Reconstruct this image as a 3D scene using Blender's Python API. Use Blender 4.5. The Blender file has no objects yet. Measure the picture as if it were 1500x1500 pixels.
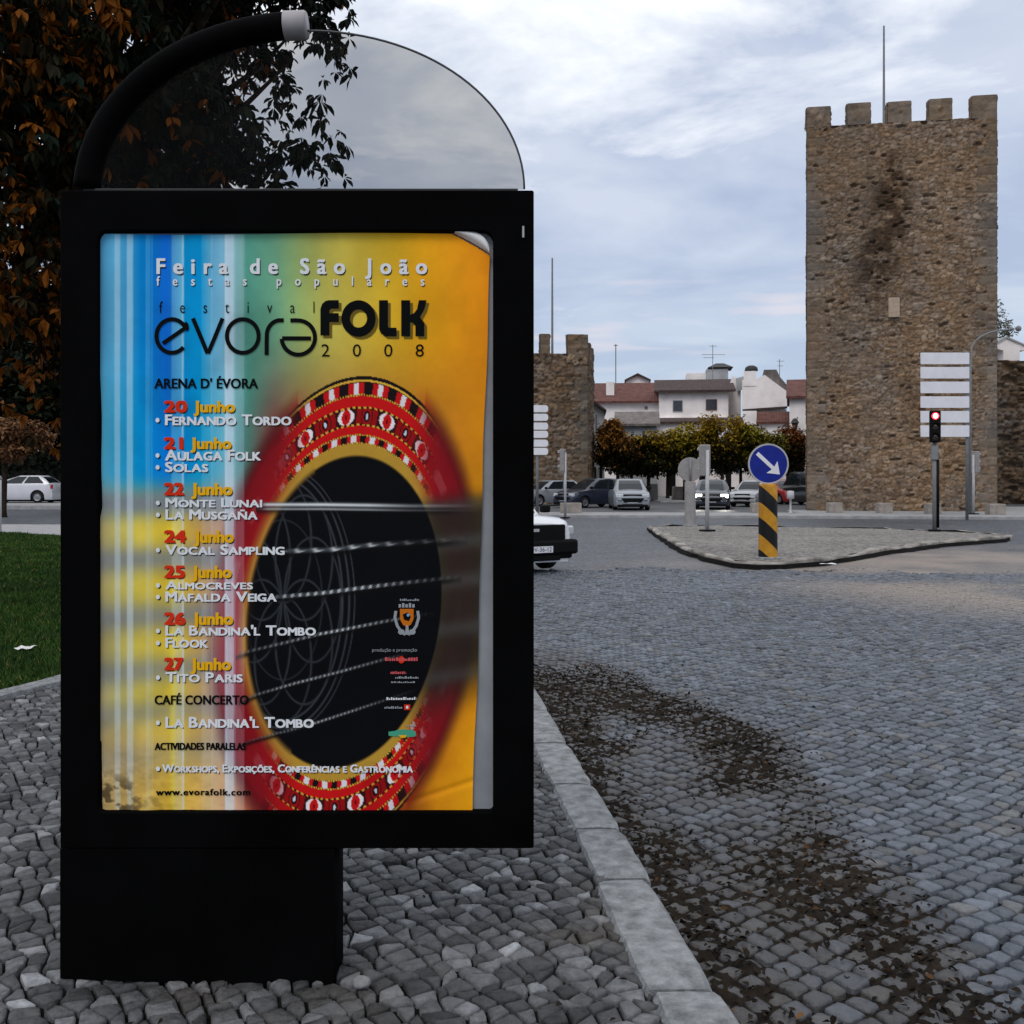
import bpy, bmesh, math, random
import numpy as np
from mathutils import Vector, Matrix

S = bpy.context.scene
COL = S.collection
R = math.radians
H = 1.55            # eye height above the pavement
F = 1500.0          # focal length in pixels of the 1500 px photograph
RZ = -0.10          # carriageway level

# ------------------------------------------------------------------ camera
cam = bpy.data.cameras.new('camera')
cam.lens = 36; cam.sensor_width = 36; cam.sensor_fit = 'HORIZONTAL'
cam.shift_y = -50 / 1500
cam.clip_start = 0.05; cam.clip_end = 3000
co = bpy.data.objects.new('camera', cam); COL.objects.link(co)
co.location = (0, 0, H); co.rotation_euler = (R(90), 0, 0)
S.camera = co

# ------------------------------------------------------------------ sky and sun
SUN_EL, SUN_AZ = 50, 200      # azimuth clockwise from +Y (straight ahead): soft light from behind the camera
W = bpy.data.worlds.new('World'); S.world = W; W.use_nodes = True
nt = W.node_tree; nt.nodes.clear()
def wn(t, **k):
    n = nt.nodes.new(t)
    for a, b in k.items(): setattr(n, a, b)
    return n
out = wn('ShaderNodeOutputWorld'); bg = wn('ShaderNodeBackground'); bg.inputs[1].default_value = 0.1
sky = wn('ShaderNodeTexSky', sky_type='NISHITA', sun_disc=False, sun_elevation=R(SUN_EL), sun_rotation=R(SUN_AZ))
sky.air_density = 1.0; sky.dust_density = 2.0
tc = wn('ShaderNodeTexCoord'); sp = wn('ShaderNodeSeparateXYZ')
nt.links.new(tc.outputs['Generated'], sp.inputs[0])
def wmath(op, a, b=None, clamp=False):
    n = wn('ShaderNodeMath', operation=op); n.use_clamp = clamp
    for i, v in enumerate((a, b)):
        if v is None: continue
        if isinstance(v, (int, float)): n.inputs[i].default_value = v
        else: nt.links.new(v, n.inputs[i])
    return n.outputs[0]
zz = wmath('ADD', wmath('MAXIMUM', sp.outputs[2], 0.0), 0.14)
px_ = wmath('DIVIDE', sp.outputs[0], zz); py_ = wmath('DIVIDE', sp.outputs[1], zz)
cb = wn('ShaderNodeCombineXYZ'); nt.links.new(px_, cb.inputs[0]); nt.links.new(py_, cb.inputs[1])
def cloud_noise(scale, detail, rough, off, dist=0.0):
    mp = wn('ShaderNodeMapping'); mp.inputs['Location'].default_value = off
    nt.links.new(cb.outputs[0], mp.inputs[0])
    n = wn('ShaderNodeTexNoise'); n.inputs['Scale'].default_value = scale; n.inputs['Detail'].default_value = detail
    n.inputs['Roughness'].default_value = rough; n.inputs['Distortion'].default_value = dist
    nt.links.new(mp.outputs[0], n.inputs['Vector']); return n.outputs['Fac']
def ramp(fac, stops):
    r = wn('ShaderNodeValToRGB'); e = r.color_ramp.elements
    while len(e) < len(stops): e.new(0.5)
    for el, (p, c) in zip(e, stops): el.position = p; el.color = (*c, 1)
    nt.links.new(fac, r.inputs[0]); return r.outputs[0]
def mixc(f, a, b):
    m = wn('ShaderNodeMix', data_type='RGBA')
    if isinstance(f, (int, float)): m.inputs[0].default_value = f
    else: nt.links.new(f, m.inputs[0])
    for i, v in ((6, a), (7, b)):
        if isinstance(v, tuple): m.inputs[i].default_value = (*v, 1)
        else: nt.links.new(v, m.inputs[i])
    return m.outputs[2]
n1 = cloud_noise(0.95, 8, 0.58, (0.4, 5.2, 0), 0.5)
n2 = cloud_noise(1.6, 7, 0.52, (-9.1, 2.2, 0), 0.35)
base = mixc(ramp(n2, [(0.40, (0, 0, 0)), (0.63, (1, 1, 1))]), (4.7, 5.55, 7.5), (6.9, 7.6, 9.0))
low = wmath('SUBTRACT', 1.0, wmath('MULTIPLY', wmath('MAXIMUM', sp.outputs[2], 0.0), 4.2), True)
base = mixc(wmath('MULTIPLY', low, 0.8), base, (5.3, 6.6, 8.1))
hi = wmath('MULTIPLY', wmath('SUBTRACT', sp.outputs[2], 0.27), 0.75)
bm_ = wmath('ADD', n1, hi)
bright = ramp(bm_, [(0.555, (0, 0, 0)), (0.66, (1, 1, 1))])
base = mixc(bright, base, (11.0, 11.3, 11.8))
# thin pinkish streaks low over the roofs
st3 = wn('ShaderNodeMapping'); st3.inputs['Scale'].default_value = (5, 5, 42); nt.links.new(tc.outputs['Generated'], st3.inputs[0])
n3 = wn('ShaderNodeTexNoise'); n3.inputs['Scale'].default_value = 1.3; n3.inputs['Detail'].default_value = 5; nt.links.new(st3.outputs[0], n3.inputs['Vector'])
near = wmath('SUBTRACT', 1.0, wmath('MULTIPLY', wmath('ABSOLUTE', wmath('SUBTRACT', sp.outputs[2], 0.15)), 14.0), True)
base = mixc(wmath('MULTIPLY', ramp(n3.outputs['Fac'], [(0.56, (0, 0, 0)), (0.68, (1, 1, 1))]), wmath('MULTIPLY', near, 0.75)), base, (8.4, 7.8, 8.5))
skyc = mixc(0.9, sky.outputs[0], base)
nt.links.new(skyc, bg.inputs[0]); nt.links.new(bg.outputs[0], out.inputs[0])

sl = bpy.data.lights.new('sun', 'SUN'); sl.energy = 1.0; sl.angle = R(24); sl.color = (1.0, 0.95, 0.90)
so = bpy.data.objects.new('sun', sl); COL.objects.link(so)
sd = Vector((math.sin(R(SUN_AZ)) * math.cos(R(SUN_EL)), math.cos(R(SUN_AZ)) * math.cos(R(SUN_EL)), math.sin(R(SUN_EL))))
so.rotation_euler = sd.to_track_quat('Z', 'Y').to_euler()
so.location = sd * 60

vs = S.view_settings
S.display_settings.display_device = 'sRGB'
vs.view_transform = 'Standard'; vs.look = 'None'; vs.gamma = 1.0; vs.exposure = 0.0; vs.use_curve_mapping = False
S.cycles.max_bounces = 8; S.cycles.transparent_max_bounces = 12

# ------------------------------------------------------------------ helpers
def P(px, py, Y):
    """Photograph pixel at depth Y -> world point."""
    return Vector(((px - 750) / F * Y, Y, H + (700 - py) / F * Y))
def lin(c):
    c = np.asarray(c, float)
    return np.where(c <= 0.04045, c / 12.92, ((c + 0.055) / 1.055) ** 2.4)
def srgb(r, g, b): return tuple(float(x) for x in lin(np.array([r, g, b]) / 255))

def tag(o, label, cat=None, group=None, kind=None):
    if label: o['label'] = label
    if cat: o['category'] = cat
    if group: o['group'] = group
    if kind: o['kind'] = kind
    return o
def thing(name, label, cat, loc=(0, 0, 0), rz=0, group=None):
    o = bpy.data.objects.new(name, None); COL.objects.link(o)
    o.location = loc; o.rotation_euler = (0, 0, rz); o.empty_display_size = 0.2
    return tag(o, label, cat, group)

class MB:
    def __init__(s): s.v = []; s.f = []; s.m = []; s.cm = 0
    def add(s, vs_, fs):
        b = len(s.v); s.v += [tuple(v) for v in vs_]
        s.f += [tuple(b + i for i in f) for f in fs]; s.m += [s.cm] * len(fs); return s
    def box(s, c, d, rz=0, top=1.0):
        x, y, z = (q / 2 for q in d); a, b = math.cos(rz), math.sin(rz); o = []
        for zz_, k in ((-z, 1), (z, top)):
            for sx, sy in ((-1, -1), (1, -1), (1, 1), (-1, 1)):
                X, Y = sx * x * k, sy * y * k
                o.append((c[0] + X * a - Y * b, c[1] + X * b + Y * a, c[2] + zz_))
        return s.add(o, [(3, 2, 1, 0), (4, 5, 6, 7), (0, 1, 5, 4), (1, 2, 6, 5), (2, 3, 7, 6), (3, 0, 4, 7)])
    def tube(s, pts, rad, n=10, cap=True):
        pts = [Vector(p) for p in pts]; rs = rad if isinstance(rad, (list, tuple)) else [rad] * len(pts)
        o = []; fs = []; up = None
        for i, p in enumerate(pts):
            t = (pts[min(i + 1, len(pts) - 1)] - pts[max(i - 1, 0)]).normalized()
            if up is None: up = Vector((0, 0, 1)) if abs(t.z) < 0.9 else Vector((0, 1, 0))
            u = t.cross(up).normalized(); w = u.cross(t).normalized(); up = w
            for k in range(n):
                a = 2 * math.pi * k / n
                o.append(p + u * math.cos(a) * rs[i] + w * math.sin(a) * rs[i])
        for i in range(len(pts) - 1):
            for k in range(n):
                fs.append((i * n + k, i * n + (k + 1) % n, (i + 1) * n + (k + 1) % n, (i + 1) * n + k))
        if cap:
            fs.append(tuple(range(n))[::-1]); fs.append(tuple((len(pts) - 1) * n + k for k in range(n)))
        return s.add(o, fs)
    def lathe(s, prof, c=(0, 0, 0), n=24, axis='z'):
        o = []; fs = []
        for r, h in prof:
            for k in range(n):
                a = 2 * math.pi * k / n
                x, y = r * math.cos(a), r * math.sin(a)
                q = (x, y, h) if axis == 'z' else ((h, x, y) if axis == 'x' else (y, h, x))
                o.append((c[0] + q[0], c[1] + q[1], c[2] + q[2]))
        for i in range(len(prof) - 1):
            for k in range(n):
                fs.append((i * n + k, i * n + (k + 1) % n, (i + 1) * n + (k + 1) % n, (i + 1) * n + k))
        return s.add(o, fs)
    def prism(s, pts, y0, y1):
        """Outline of (x, z) points, thick from y0 to y1."""
        n = len(pts)
        o = [(x, y0, z) for x, z in pts] + [(x, y1, z) for x, z in pts]
        return s.add(o, [tuple(range(n)), tuple(range(2 * n - 1, n - 1, -1))] + [(i, (i + 1) % n, n + (i + 1) % n, n + i)[::-1] for i in range(n)])
    def slab(s, pts, z0, z1):
        n = len(pts)
        o = [(x, y, z0) for x, y in pts] + [(x, y, z1) for x, y in pts]
        return s.add(o, [tuple(range(n))[::-1], tuple(range(n, 2 * n))] + [(i, (i + 1) % n, n + (i + 1) % n, n + i) for i in range(n)])
    def build(s, name, mats, parent=None, world=False, smooth=False, bevel=0, segs=2, fix=True):
        me = bpy.data.meshes.new(name)
        off = parent.location if (parent is not None and world) else Vector((0, 0, 0))
        if parent is not None and world and parent.parent is not None and parent.parent.type == 'EMPTY':
            off = off + parent.parent.location
        me.from_pydata([(v[0] - off[0], v[1] - off[1], v[2] - off[2]) for v in s.v], [], s.f)
        ms = mats if isinstance(mats, (list, tuple)) else [mats]
        for m in ms: me.materials.append(m)
        if len(ms) > 1: me.polygons.foreach_set('material_index', s.m)
        if fix:
            b = bmesh.new(); b.from_mesh(me); bmesh.ops.recalc_face_normals(b, faces=b.faces); b.to_mesh(me); b.free()
        o = bpy.data.objects.new(name, me); COL.objects.link(o)
        if parent is not None: o.parent = parent
        if smooth: me.shade_smooth()
        if bevel:
            bv = o.modifiers.new('bevel', 'BEVEL'); bv.width = bevel; bv.segments = segs; bv.limit_method = 'ANGLE'; bv.angle_limit = R(35)
            if smooth is False and segs > 1: pass
        return o

def np_mesh(name, V, Fq, mats, parent=None, col=None, smooth=False, mi=None):
    """Fast mesh from numpy verts and a list of (n,k) face arrays."""
    me = bpy.data.meshes.new(name)
    Fq = Fq if isinstance(Fq, list) else [Fq]
    nl = sum(f.size for f in Fq); npoly = sum(len(f) for f in Fq)
    me.vertices.add(len(V)); me.vertices.foreach_set('co', np.ascontiguousarray(V, np.float32).ravel())
    me.loops.add(nl); me.loops.foreach_set('vertex_index', np.concatenate([f.ravel() for f in Fq]).astype(np.int32))
    me.polygons.add(npoly)
    tot = np.concatenate([np.full(len(f), f.shape[1]) for f in Fq]); st = np.concatenate([[0], np.cumsum(tot)[:-1]])
    me.polygons.foreach_set('loop_start', st.astype(np.int32)); me.polygons.foreach_set('loop_total', tot.astype(np.int32))
    ms = mats if isinstance(mats, (list, tuple)) else [mats]
    for m in ms: me.materials.append(m)
    if mi is not None: me.polygons.foreach_set('material_index', np.asarray(mi, np.int32))
    me.update(calc_edges=True)
    if col is not None:
        a = me.color_attributes.new('Col', 'FLOAT_COLOR', 'POINT')
        c = np.ones((len(V), 4), np.float32); c[:, :3] = col; a.data.foreach_set('color', c.ravel())
    if smooth: me.shade_smooth()
    me.validate()
    o = bpy.data.objects.new(name, me); COL.objects.link(o)
    if parent is not None: o.parent = parent
    return o

def _hash(ix, iy, seed):
    n = (ix.astype(np.int64) * 374761393 + iy.astype(np.int64) * 668265263 + seed * 974634777) & 0x7fffffff
    n = ((n ^ (n >> 13)) * 1274126177) & 0x7fffffff
    n = ((n ^ (n >> 16)) * 2246822519) & 0x7fffffff
    return ((n ^ (n >> 15)) & 0xffffff) / float(0xffffff)
def vnoise(x, y, seed=0):
    x = np.asarray(x, float); y = np.asarray(y, float)
    ix = np.floor(x); iy = np.floor(y); fx = x - ix; fy = y - iy
    fx = fx * fx * (3 - 2 * fx); fy = fy * fy * (3 - 2 * fy)
    h = lambda a, b: _hash(ix + a, iy + b, seed)
    return (h(0, 0) * (1 - fx) + h(1, 0) * fx) * (1 - fy) + (h(0, 1) * (1 - fx) + h(1, 1) * fx) * fy
def fbm(x, y, seed=0, o=4):
    s = 0; a = 0.5; t = 0
    for i in range(o):
        s = s + a * vnoise(x * 2 ** i, y * 2 ** i, seed + i * 17); t += a; a *= 0.5
    return s / t
def worley(u, v, seed=0):
    iu = np.floor(u); iv = np.floor(v)
    f1 = np.full(u.shape, 9.0); f2 = np.full(u.shape, 9.0); cid = np.zeros(u.shape)
    for a in (-1, 0, 1):
        for b in (-1, 0, 1):
            cu = iu + a; cv = iv + b
            h1 = _hash(cu, cv, seed); h2 = _hash(cu, cv, seed + 5); h3 = _hash(cu, cv, seed + 9)
            d = np.hypot(u - (cu + .1 + .8 * h1), v - (cv + .15 + .7 * h2))
            m = d < f1
            f2 = np.where(m, f1, np.minimum(f2, d)); cid = np.where(m, h3, cid); f1 = np.where(m, d, f1)
    return f1, f2, cid
def sstep(a, b, x):
    t = np.clip((np.asarray(x, float) - a) / (b - a), 0, 1); return t * t * (3 - 2 * t)

# ------------------------------------------------------------------ materials
def newmat(name):
    m = bpy.data.materials.new(name); m.use_nodes = True
    n = m.node_tree; b = n.nodes['Principled BSDF']; return m, n, b
def mat(name, c, rough=0.6, metal=0.0, spec=0.4, var=0.15, scale=6.0, bump=0.0, bscale=40.0, c2=None, detail=5, emit=None, estr=0, coat=0):
    """Procedural: two noise-mixed tones with optional bump."""
    m, n, b = newmat(name); L = n.links
    t = n.nodes.new('ShaderNodeTexCoord'); nz = n.nodes.new('ShaderNodeTexNoise')
    nz.inputs['Scale'].default_value = scale; nz.inputs['Detail'].default_value = detail; nz.inputs['Roughness'].default_value = 0.62
    L.new(t.outputs['Object'], nz.inputs['Vector'])
    r = n.nodes.new('ShaderNodeValToRGB'); e = r.color_ramp.elements
    c2 = c2 or tuple(q * (1 - var * 1.6) for q in c)
    e[0].position = 0.32; e[0].color = (*c2, 1); e[1].position = 0.66; e[1].color = (*[min(1, q * (1 + var * .6)) for q in c], 1)
    L.new(nz.outputs['Fac'], r.inputs[0]); L.new(r.outputs[0], b.inputs['Base Color'])
    b.inputs['Roughness'].default_value = rough; b.inputs['Metallic'].default_value = metal
    b.inputs['Specular IOR Level'].default_value = spec; b.inputs['Coat Weight'].default_value = coat
    if bump:
        n2 = n.nodes.new('ShaderNodeTexNoise'); n2.inputs['Scale'].default_value = bscale; n2.inputs['Detail'].default_value = 6
        L.new(t.outputs['Object'], n2.inputs['Vector'])
        bp = n.nodes.new('ShaderNodeBump'); bp.inputs['Strength'].default_value = bump; bp.inputs['Distance'].default_value = 0.02
        L.new(n2.outputs['Fac'], bp.inputs['Height']); L.new(bp.outputs[0], b.inputs['Normal'])
    if emit:
        b.inputs['Emission Color'].default_value = (*emit, 1); b.inputs['Emission Strength'].default_value = estr
    return m
def colmat(name, rough=0.7, spec=0.3, var=0.3, scale=60.0, bump=0.0, bscale=120.0, emit=0.0, dist=0.006, transl=0.0):
    """Base colour from the mesh's own per-piece colour attribute, broken up by noise."""
    m, n, b = newmat(name); L = n.links
    a = n.nodes.new('ShaderNodeAttribute'); a.attribute_name = 'Col'
    t = n.nodes.new('ShaderNodeTexCoord')
    cout = a.outputs['Color']
    if var:
        nz = n.nodes.new('ShaderNodeTexNoise'); nz.inputs['Scale'].default_value = scale; nz.inputs['Detail'].default_value = 6; nz.inputs['Roughness'].default_value = 0.65
        L.new(t.outputs['Object'], nz.inputs['Vector'])
        mr = n.nodes.new('ShaderNodeMapRange'); mr.inputs[1].default_value = 0.25; mr.inputs[2].default_value = 0.75
        mr.inputs[3].default_value = 1 - var; mr.inputs[4].default_value = 1 + var
        L.new(nz.outputs['Fac'], mr.inputs[0])
        mx = n.nodes.new('ShaderNodeVectorMath'); mx.operation = 'SCALE'
        L.new(cout, mx.inputs[0]); L.new(mr.outputs[0], mx.inputs['Scale']); cout = mx.outputs[0]
    L.new(cout, b.inputs['Base Color'])
    b.inputs['Roughness'].default_value = rough; b.inputs['Specular IOR Level'].default_value = spec
    if bump:
        n2 = n.nodes.new('ShaderNodeTexNoise'); n2.inputs['Scale'].default_value = bscale; n2.inputs['Detail'].default_value = 6
        L.new(t.outputs['Object'], n2.inputs['Vector'])
        bp = n.nodes.new('ShaderNodeBump'); bp.inputs['Strength'].default_value = bump; bp.inputs['Distance'].default_value = dist
        L.new(n2.outputs['Fac'], bp.inputs['Height']); L.new(bp.outputs[0], b.inputs['Normal'])
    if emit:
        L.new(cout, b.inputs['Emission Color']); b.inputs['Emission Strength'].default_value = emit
    if transl:
        tb = n.nodes.new('ShaderNodeBsdfTranslucent'); L.new(cout, tb.inputs[0])
        ms = n.nodes.new('ShaderNodeMixShader'); ms.inputs[0].default_value = transl
        L.new(b.outputs[0], ms.inputs[1]); L.new(tb.outputs[0], ms.inputs[2])
        L.new(ms.outputs[0], n.nodes['Material Output'].inputs[0])
    return m
M = {}
M['sett'] = colmat('sett_stone', 0.5, 0.5, 0.35, 30, 0.7, 60, dist=.008)
M['paver'] = colmat('paver_stone', 0.7, 0.3, 0.45, 28, 0.9, 45, dist=.010)
M['granite'] = mat('kerb_granite', (0.25, 0.26, 0.27), 0.75, spec=0.3, var=0.34, scale=16, bump=0.6, bscale=70, detail=12)
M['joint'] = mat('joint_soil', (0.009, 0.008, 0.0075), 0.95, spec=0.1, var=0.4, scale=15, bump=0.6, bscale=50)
M['soil'] = colmat('gutter_soil', 0.95, 0.1, 0.5, 35, 0.8, 80)
M['rubble'] = colmat('rubble_stone', 0.9, 0.15, 0.28, 3.5, 0.6, 9, dist=0.05)
M['black'] = mat('black_paint', (0.0022, 0.0022, 0.0025), 0.7, spec=0.02, var=0.3, scale=3)
M['gun'] = mat('grey_metal', (0.20, 0.205, 0.21), 0.5, spec=0.4, var=0.15, scale=5)
M['lightgrey'] = mat('pale_grey_paint', (0.42, 0.42, 0.43), 0.5, var=0.08)
M['white'] = mat('white_paint', (0.78, 0.78, 0.80), 0.45, var=0.05, scale=4)
M['signwhite'] = mat('sign_white', (0.72, 0.72, 0.76), 0.5, var=0.05, scale=3)
M['tyre'] = mat('tyre_rubber', (0.012, 0.012, 0.013), 0.85, spec=0.2)
M['rim'] = mat('wheel_rim', (0.3, 0.3, 0.32), 0.35, metal=0.8, var=0.1)
M['glass'] = mat('car_glass', (0.008, 0.012, 0.016), 0.06, spec=0.45, var=0.1)
M['wglass'] = mat('window_glass', (0.03, 0.035, 0.045), 0.12, spec=0.6, var=0.3)
M['trim'] = mat('black_plastic', (0.005, 0.005, 0.0055), 0.6, spec=0.1)
M['lens'] = mat('clear_lens', (0.5, 0.52, 0.55), 0.15, spec=0.8, var=0.1)
M['redlens'] = mat('red_lens', (0.35, 0.01, 0.01), 0.2, spec=0.7, var=0.1)
M['lamp_on'] = mat('lit_headlamp', (0.9, 0.9, 0.85), 0.2, emit=(1.0, 0.95, 0.85), estr=12)
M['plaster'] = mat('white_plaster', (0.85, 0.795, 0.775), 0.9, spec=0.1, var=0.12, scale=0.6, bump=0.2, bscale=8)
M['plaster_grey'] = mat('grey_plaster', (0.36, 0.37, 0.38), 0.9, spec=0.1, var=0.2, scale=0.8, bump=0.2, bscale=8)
M['bark'] = mat('bark', (0.035, 0.026, 0.018), 0.95, spec=0.1, var=0.5, scale=12, bump=0.8, bscale=25)
M['pavefar'] = mat('far_pavement_stone', (0.30, 0.30, 0.305), 0.8, spec=0.25, var=0.18, scale=2.5, bump=0.4, bscale=14)
M['asphalt'] = mat('asphalt', (0.085, 0.088, 0.095), 0.7, spec=0.4, var=0.25, scale=0.7, bump=0.4, bscale=18)
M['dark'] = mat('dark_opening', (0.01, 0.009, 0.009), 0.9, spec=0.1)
M['paper'] = mat('white_paper', (0.75, 0.75, 0.74), 0.8, var=0.1)

def tiles(name, c):
    m, n, b = newmat(name); L = n.links
    t = n.nodes.new('ShaderNodeTexCoord'); w = n.nodes.new('ShaderNodeTexWave'); w.bands_direction = 'X'
    w.inputs['Scale'].default_value = 1.4; w.inputs['Distortion'].default_value = 0.6
    nz = n.nodes.new('ShaderNodeTexNoise'); nz.inputs['Scale'].default_value = 2.2; nz.inputs['Detail'].default_value = 7
    L.new(t.outputs['Object'], w.inputs[0]); L.new(t.outputs['Object'], nz.inputs['Vector'])
    r = n.nodes.new('ShaderNodeValToRGB'); e = r.color_ramp.elements
    e[0].position = 0.3; e[0].color = (*[q * .45 for q in c], 1); e[1].position = 0.7; e[1].color = (*c, 1)
    L.new(nz.outputs['Fac'], r.inputs[0]); L.new(r.outputs[0], b.inputs['Base Color'])
    bp = n.nodes.new('ShaderNodeBump'); bp.inputs['Strength'].default_value = 0.7; bp.inputs['Distance'].default_value = 0.06
    L.new(w.outputs['Fac'], bp.inputs['Height']); L.new(bp.outputs[0], b.inputs['Normal'])
    b.inputs['Roughness'].default_value = 0.9; return m
M['tiles'] = tiles('clay_roof_tiles', (0.15, 0.055, 0.042))
M['tiles_dark'] = tiles('old_dark_roof_tiles', (0.07, 0.04, 0.035))
M['tiles_grey'] = tiles('weathered_grey_roof_tiles', (0.2, 0.175, 0.16))

def carpaint(name, c): return mat(name, c, 0.28, spec=0.5, var=0.04, scale=2, coat=0.6)
# ================================================================== SETTING: ground, road, pavement
def kerb_r(Y): return 0.626 - 0.1035 * (np.asarray(Y, float) - 3.08) - .06 * np.maximum(np.asarray(Y, float) - 12, 0) ** 1.6   # road side edge of the kerb
KW = 0.22
def sheet(name, pts, z, m):
    b = MB(); b.add([(x, y, z) for x, y in pts], [tuple(range(len(pts)))])
    o = b.build(name, m, fix=False); 
    if o.data.polygons[0].normal.z < 0: o.data.flip_normals()
    o['kind'] = 'structure'; return o
sheet('ground', [(-900, -300), (900, -300), (900, 1800), (-900, 1800)], RZ - 0.05, mat('ground_earth', (0.07, 0.065, 0.055), 0.95, var=.3, scale=.3))

# carriageway sheet: small setts as voronoi colour and bump, far enough away to read as texture
def sett_sheet(name, c1, c2, scale, gap, rough=0.55, bump=0.6, spec=.5, sandy=False):
    m, n, b = newmat(name); L = n.links
    t = n.nodes.new('ShaderNodeTexCoord'); mp = n.nodes.new('ShaderNodeMapping'); mp.inputs['Rotation'].default_value = (0, 0, R(38))
    L.new(t.outputs['Object'], mp.inputs[0])
    v = n.nodes.new('ShaderNodeTexVoronoi'); v.feature = 'DISTANCE_TO_EDGE'; v.inputs['Scale'].default_value = scale; v.inputs['Randomness'].default_value = .45
    v2 = n.nodes.new('ShaderNodeTexVoronoi'); v2.inputs['Scale'].default_value = scale; v2.inputs['Randomness'].default_value = .45
    nz = n.nodes.new('ShaderNodeTexNoise'); nz.inputs['Scale'].default_value = 0.35; nz.inputs['Detail'].default_value = 8; nz.inputs['Roughness'].default_value = .65
    for q in (v, v2): L.new(mp.outputs[0], q.inputs['Vector'])
    L.new(t.outputs['Object'], nz.inputs['Vector'])
    hsv = n.nodes.new('ShaderNodeSeparateColor'); L.new(v2.outputs['Color'], hsv.inputs[0])
    add = n.nodes.new('ShaderNodeMath'); add.operation = 'MULTIPLY_ADD'; add.inputs[1].default_value = .45; L.new(hsv.outputs[0], add.inputs[0]); L.new(nz.outputs['Fac'], add.inputs[2])
    r = n.nodes.new('ShaderNodeValToRGB'); e = r.color_ramp.elements
    e[0].position = .45; e[0].color = (*c1, 1); e[1].position = .95; e[1].color = (*c2, 1); L.new(add.outputs[0], r.inputs[0])
    g = n.nodes.new('ShaderNodeMapRange'); g.inputs[1].default_value = 0.0; g.inputs[2].default_value = gap; L.new(v.outputs['Distance'], g.inputs[0])
    mx = n.nodes.new('ShaderNodeMix'); mx.data_type = 'RGBA'; L.new(g.outputs[0], mx.inputs[0]); mx.inputs[6].default_value = (c1[0] * .35, c1[1] * .33, c1[2] * .3, 1); L.new(r.outputs[0], mx.inputs[7])
    colo = mx.outputs[2]
    if sandy:
        dm = n.nodes.new('ShaderNodeVectorMath'); dm.operation = 'DISTANCE'; dm.inputs[1].default_value = (10, 17.5, RZ - .036); L.new(t.outputs['Object'], dm.inputs[0])
        d1 = n.nodes.new('ShaderNodeMapRange'); d1.inputs[1].default_value = 9.5; d1.inputs[2].default_value = 5.0; L.new(dm.outputs['Value'], d1.inputs[0])
        d2 = n.nodes.new('ShaderNodeMapRange'); d2.inputs[1].default_value = .3; d2.inputs[2].default_value = .6; L.new(nz.outputs['Fac'], d2.inputs[0])
        dd = n.nodes.new('ShaderNodeMath'); dd.operation = 'MULTIPLY'; L.new(d1.outputs[0], dd.inputs[0]); L.new(d2.outputs[0], dd.inputs[1])
        m2 = n.nodes.new('ShaderNodeMix'); m2.data_type = 'RGBA'; L.new(dd.outputs[0], m2.inputs[0]); L.new(colo, m2.inputs[6]); m2.inputs[7].default_value = (.24, .20, .172, 1); colo = m2.outputs[2]
    L.new(colo, b.inputs['Base Color'])
    bp = n.nodes.new('ShaderNodeBump'); bp.inputs['Strength'].default_value = bump; bp.inputs['Distance'].default_value = .02
    L.new(g.outputs[0], bp.inputs['Height']); L.new(bp.outputs[0], b.inputs['Normal'])
    b.inputs['Roughness'].default_value = rough; b.inputs['Specular IOR Level'].default_value = spec
    return m
M['settfar'] = sett_sheet('distant_setts', (0.052, 0.058, 0.071), (0.112, 0.121, 0.143), 8.5, .12, sandy=True)
M['paverfar'] = sett_sheet('distant_paving', (0.15, 0.14, 0.13), (0.31, 0.29, 0.27), 9, .12, .75, .6, .3)
M['paverdark'] = sett_sheet('grey_distant_paving', (0.075, 0.077, 0.08), (0.15, 0.152, 0.158), 12, .12, .75, .6, .3)
sheet('road', [(-160, -20), (160, -20), (160, 130), (-160, 130)], RZ - 0.036, M['settfar'])
# pavement bed left of the kerb
kl = lambda Y: float(kerb_r(Y) - KW)
sheet('pavement', [(-9, -2)] + [(kl(y), y) for y in (-2, 4, 8, 12, 14, 16, 18, 20, 22, 24, 26, 28, 30)] + [(-17, 30), (-12, 12)], -0.022, M['joint'])
sheet('far_paving', [(-4, 10.35)] + [(kl(y), y) for y in (10.35, 12, 14, 16, 18, 20, 22, 24, 26, 28, 30)] + [(-17, 30), (-8, 22)], -0.010, M['paverdark'])

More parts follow.
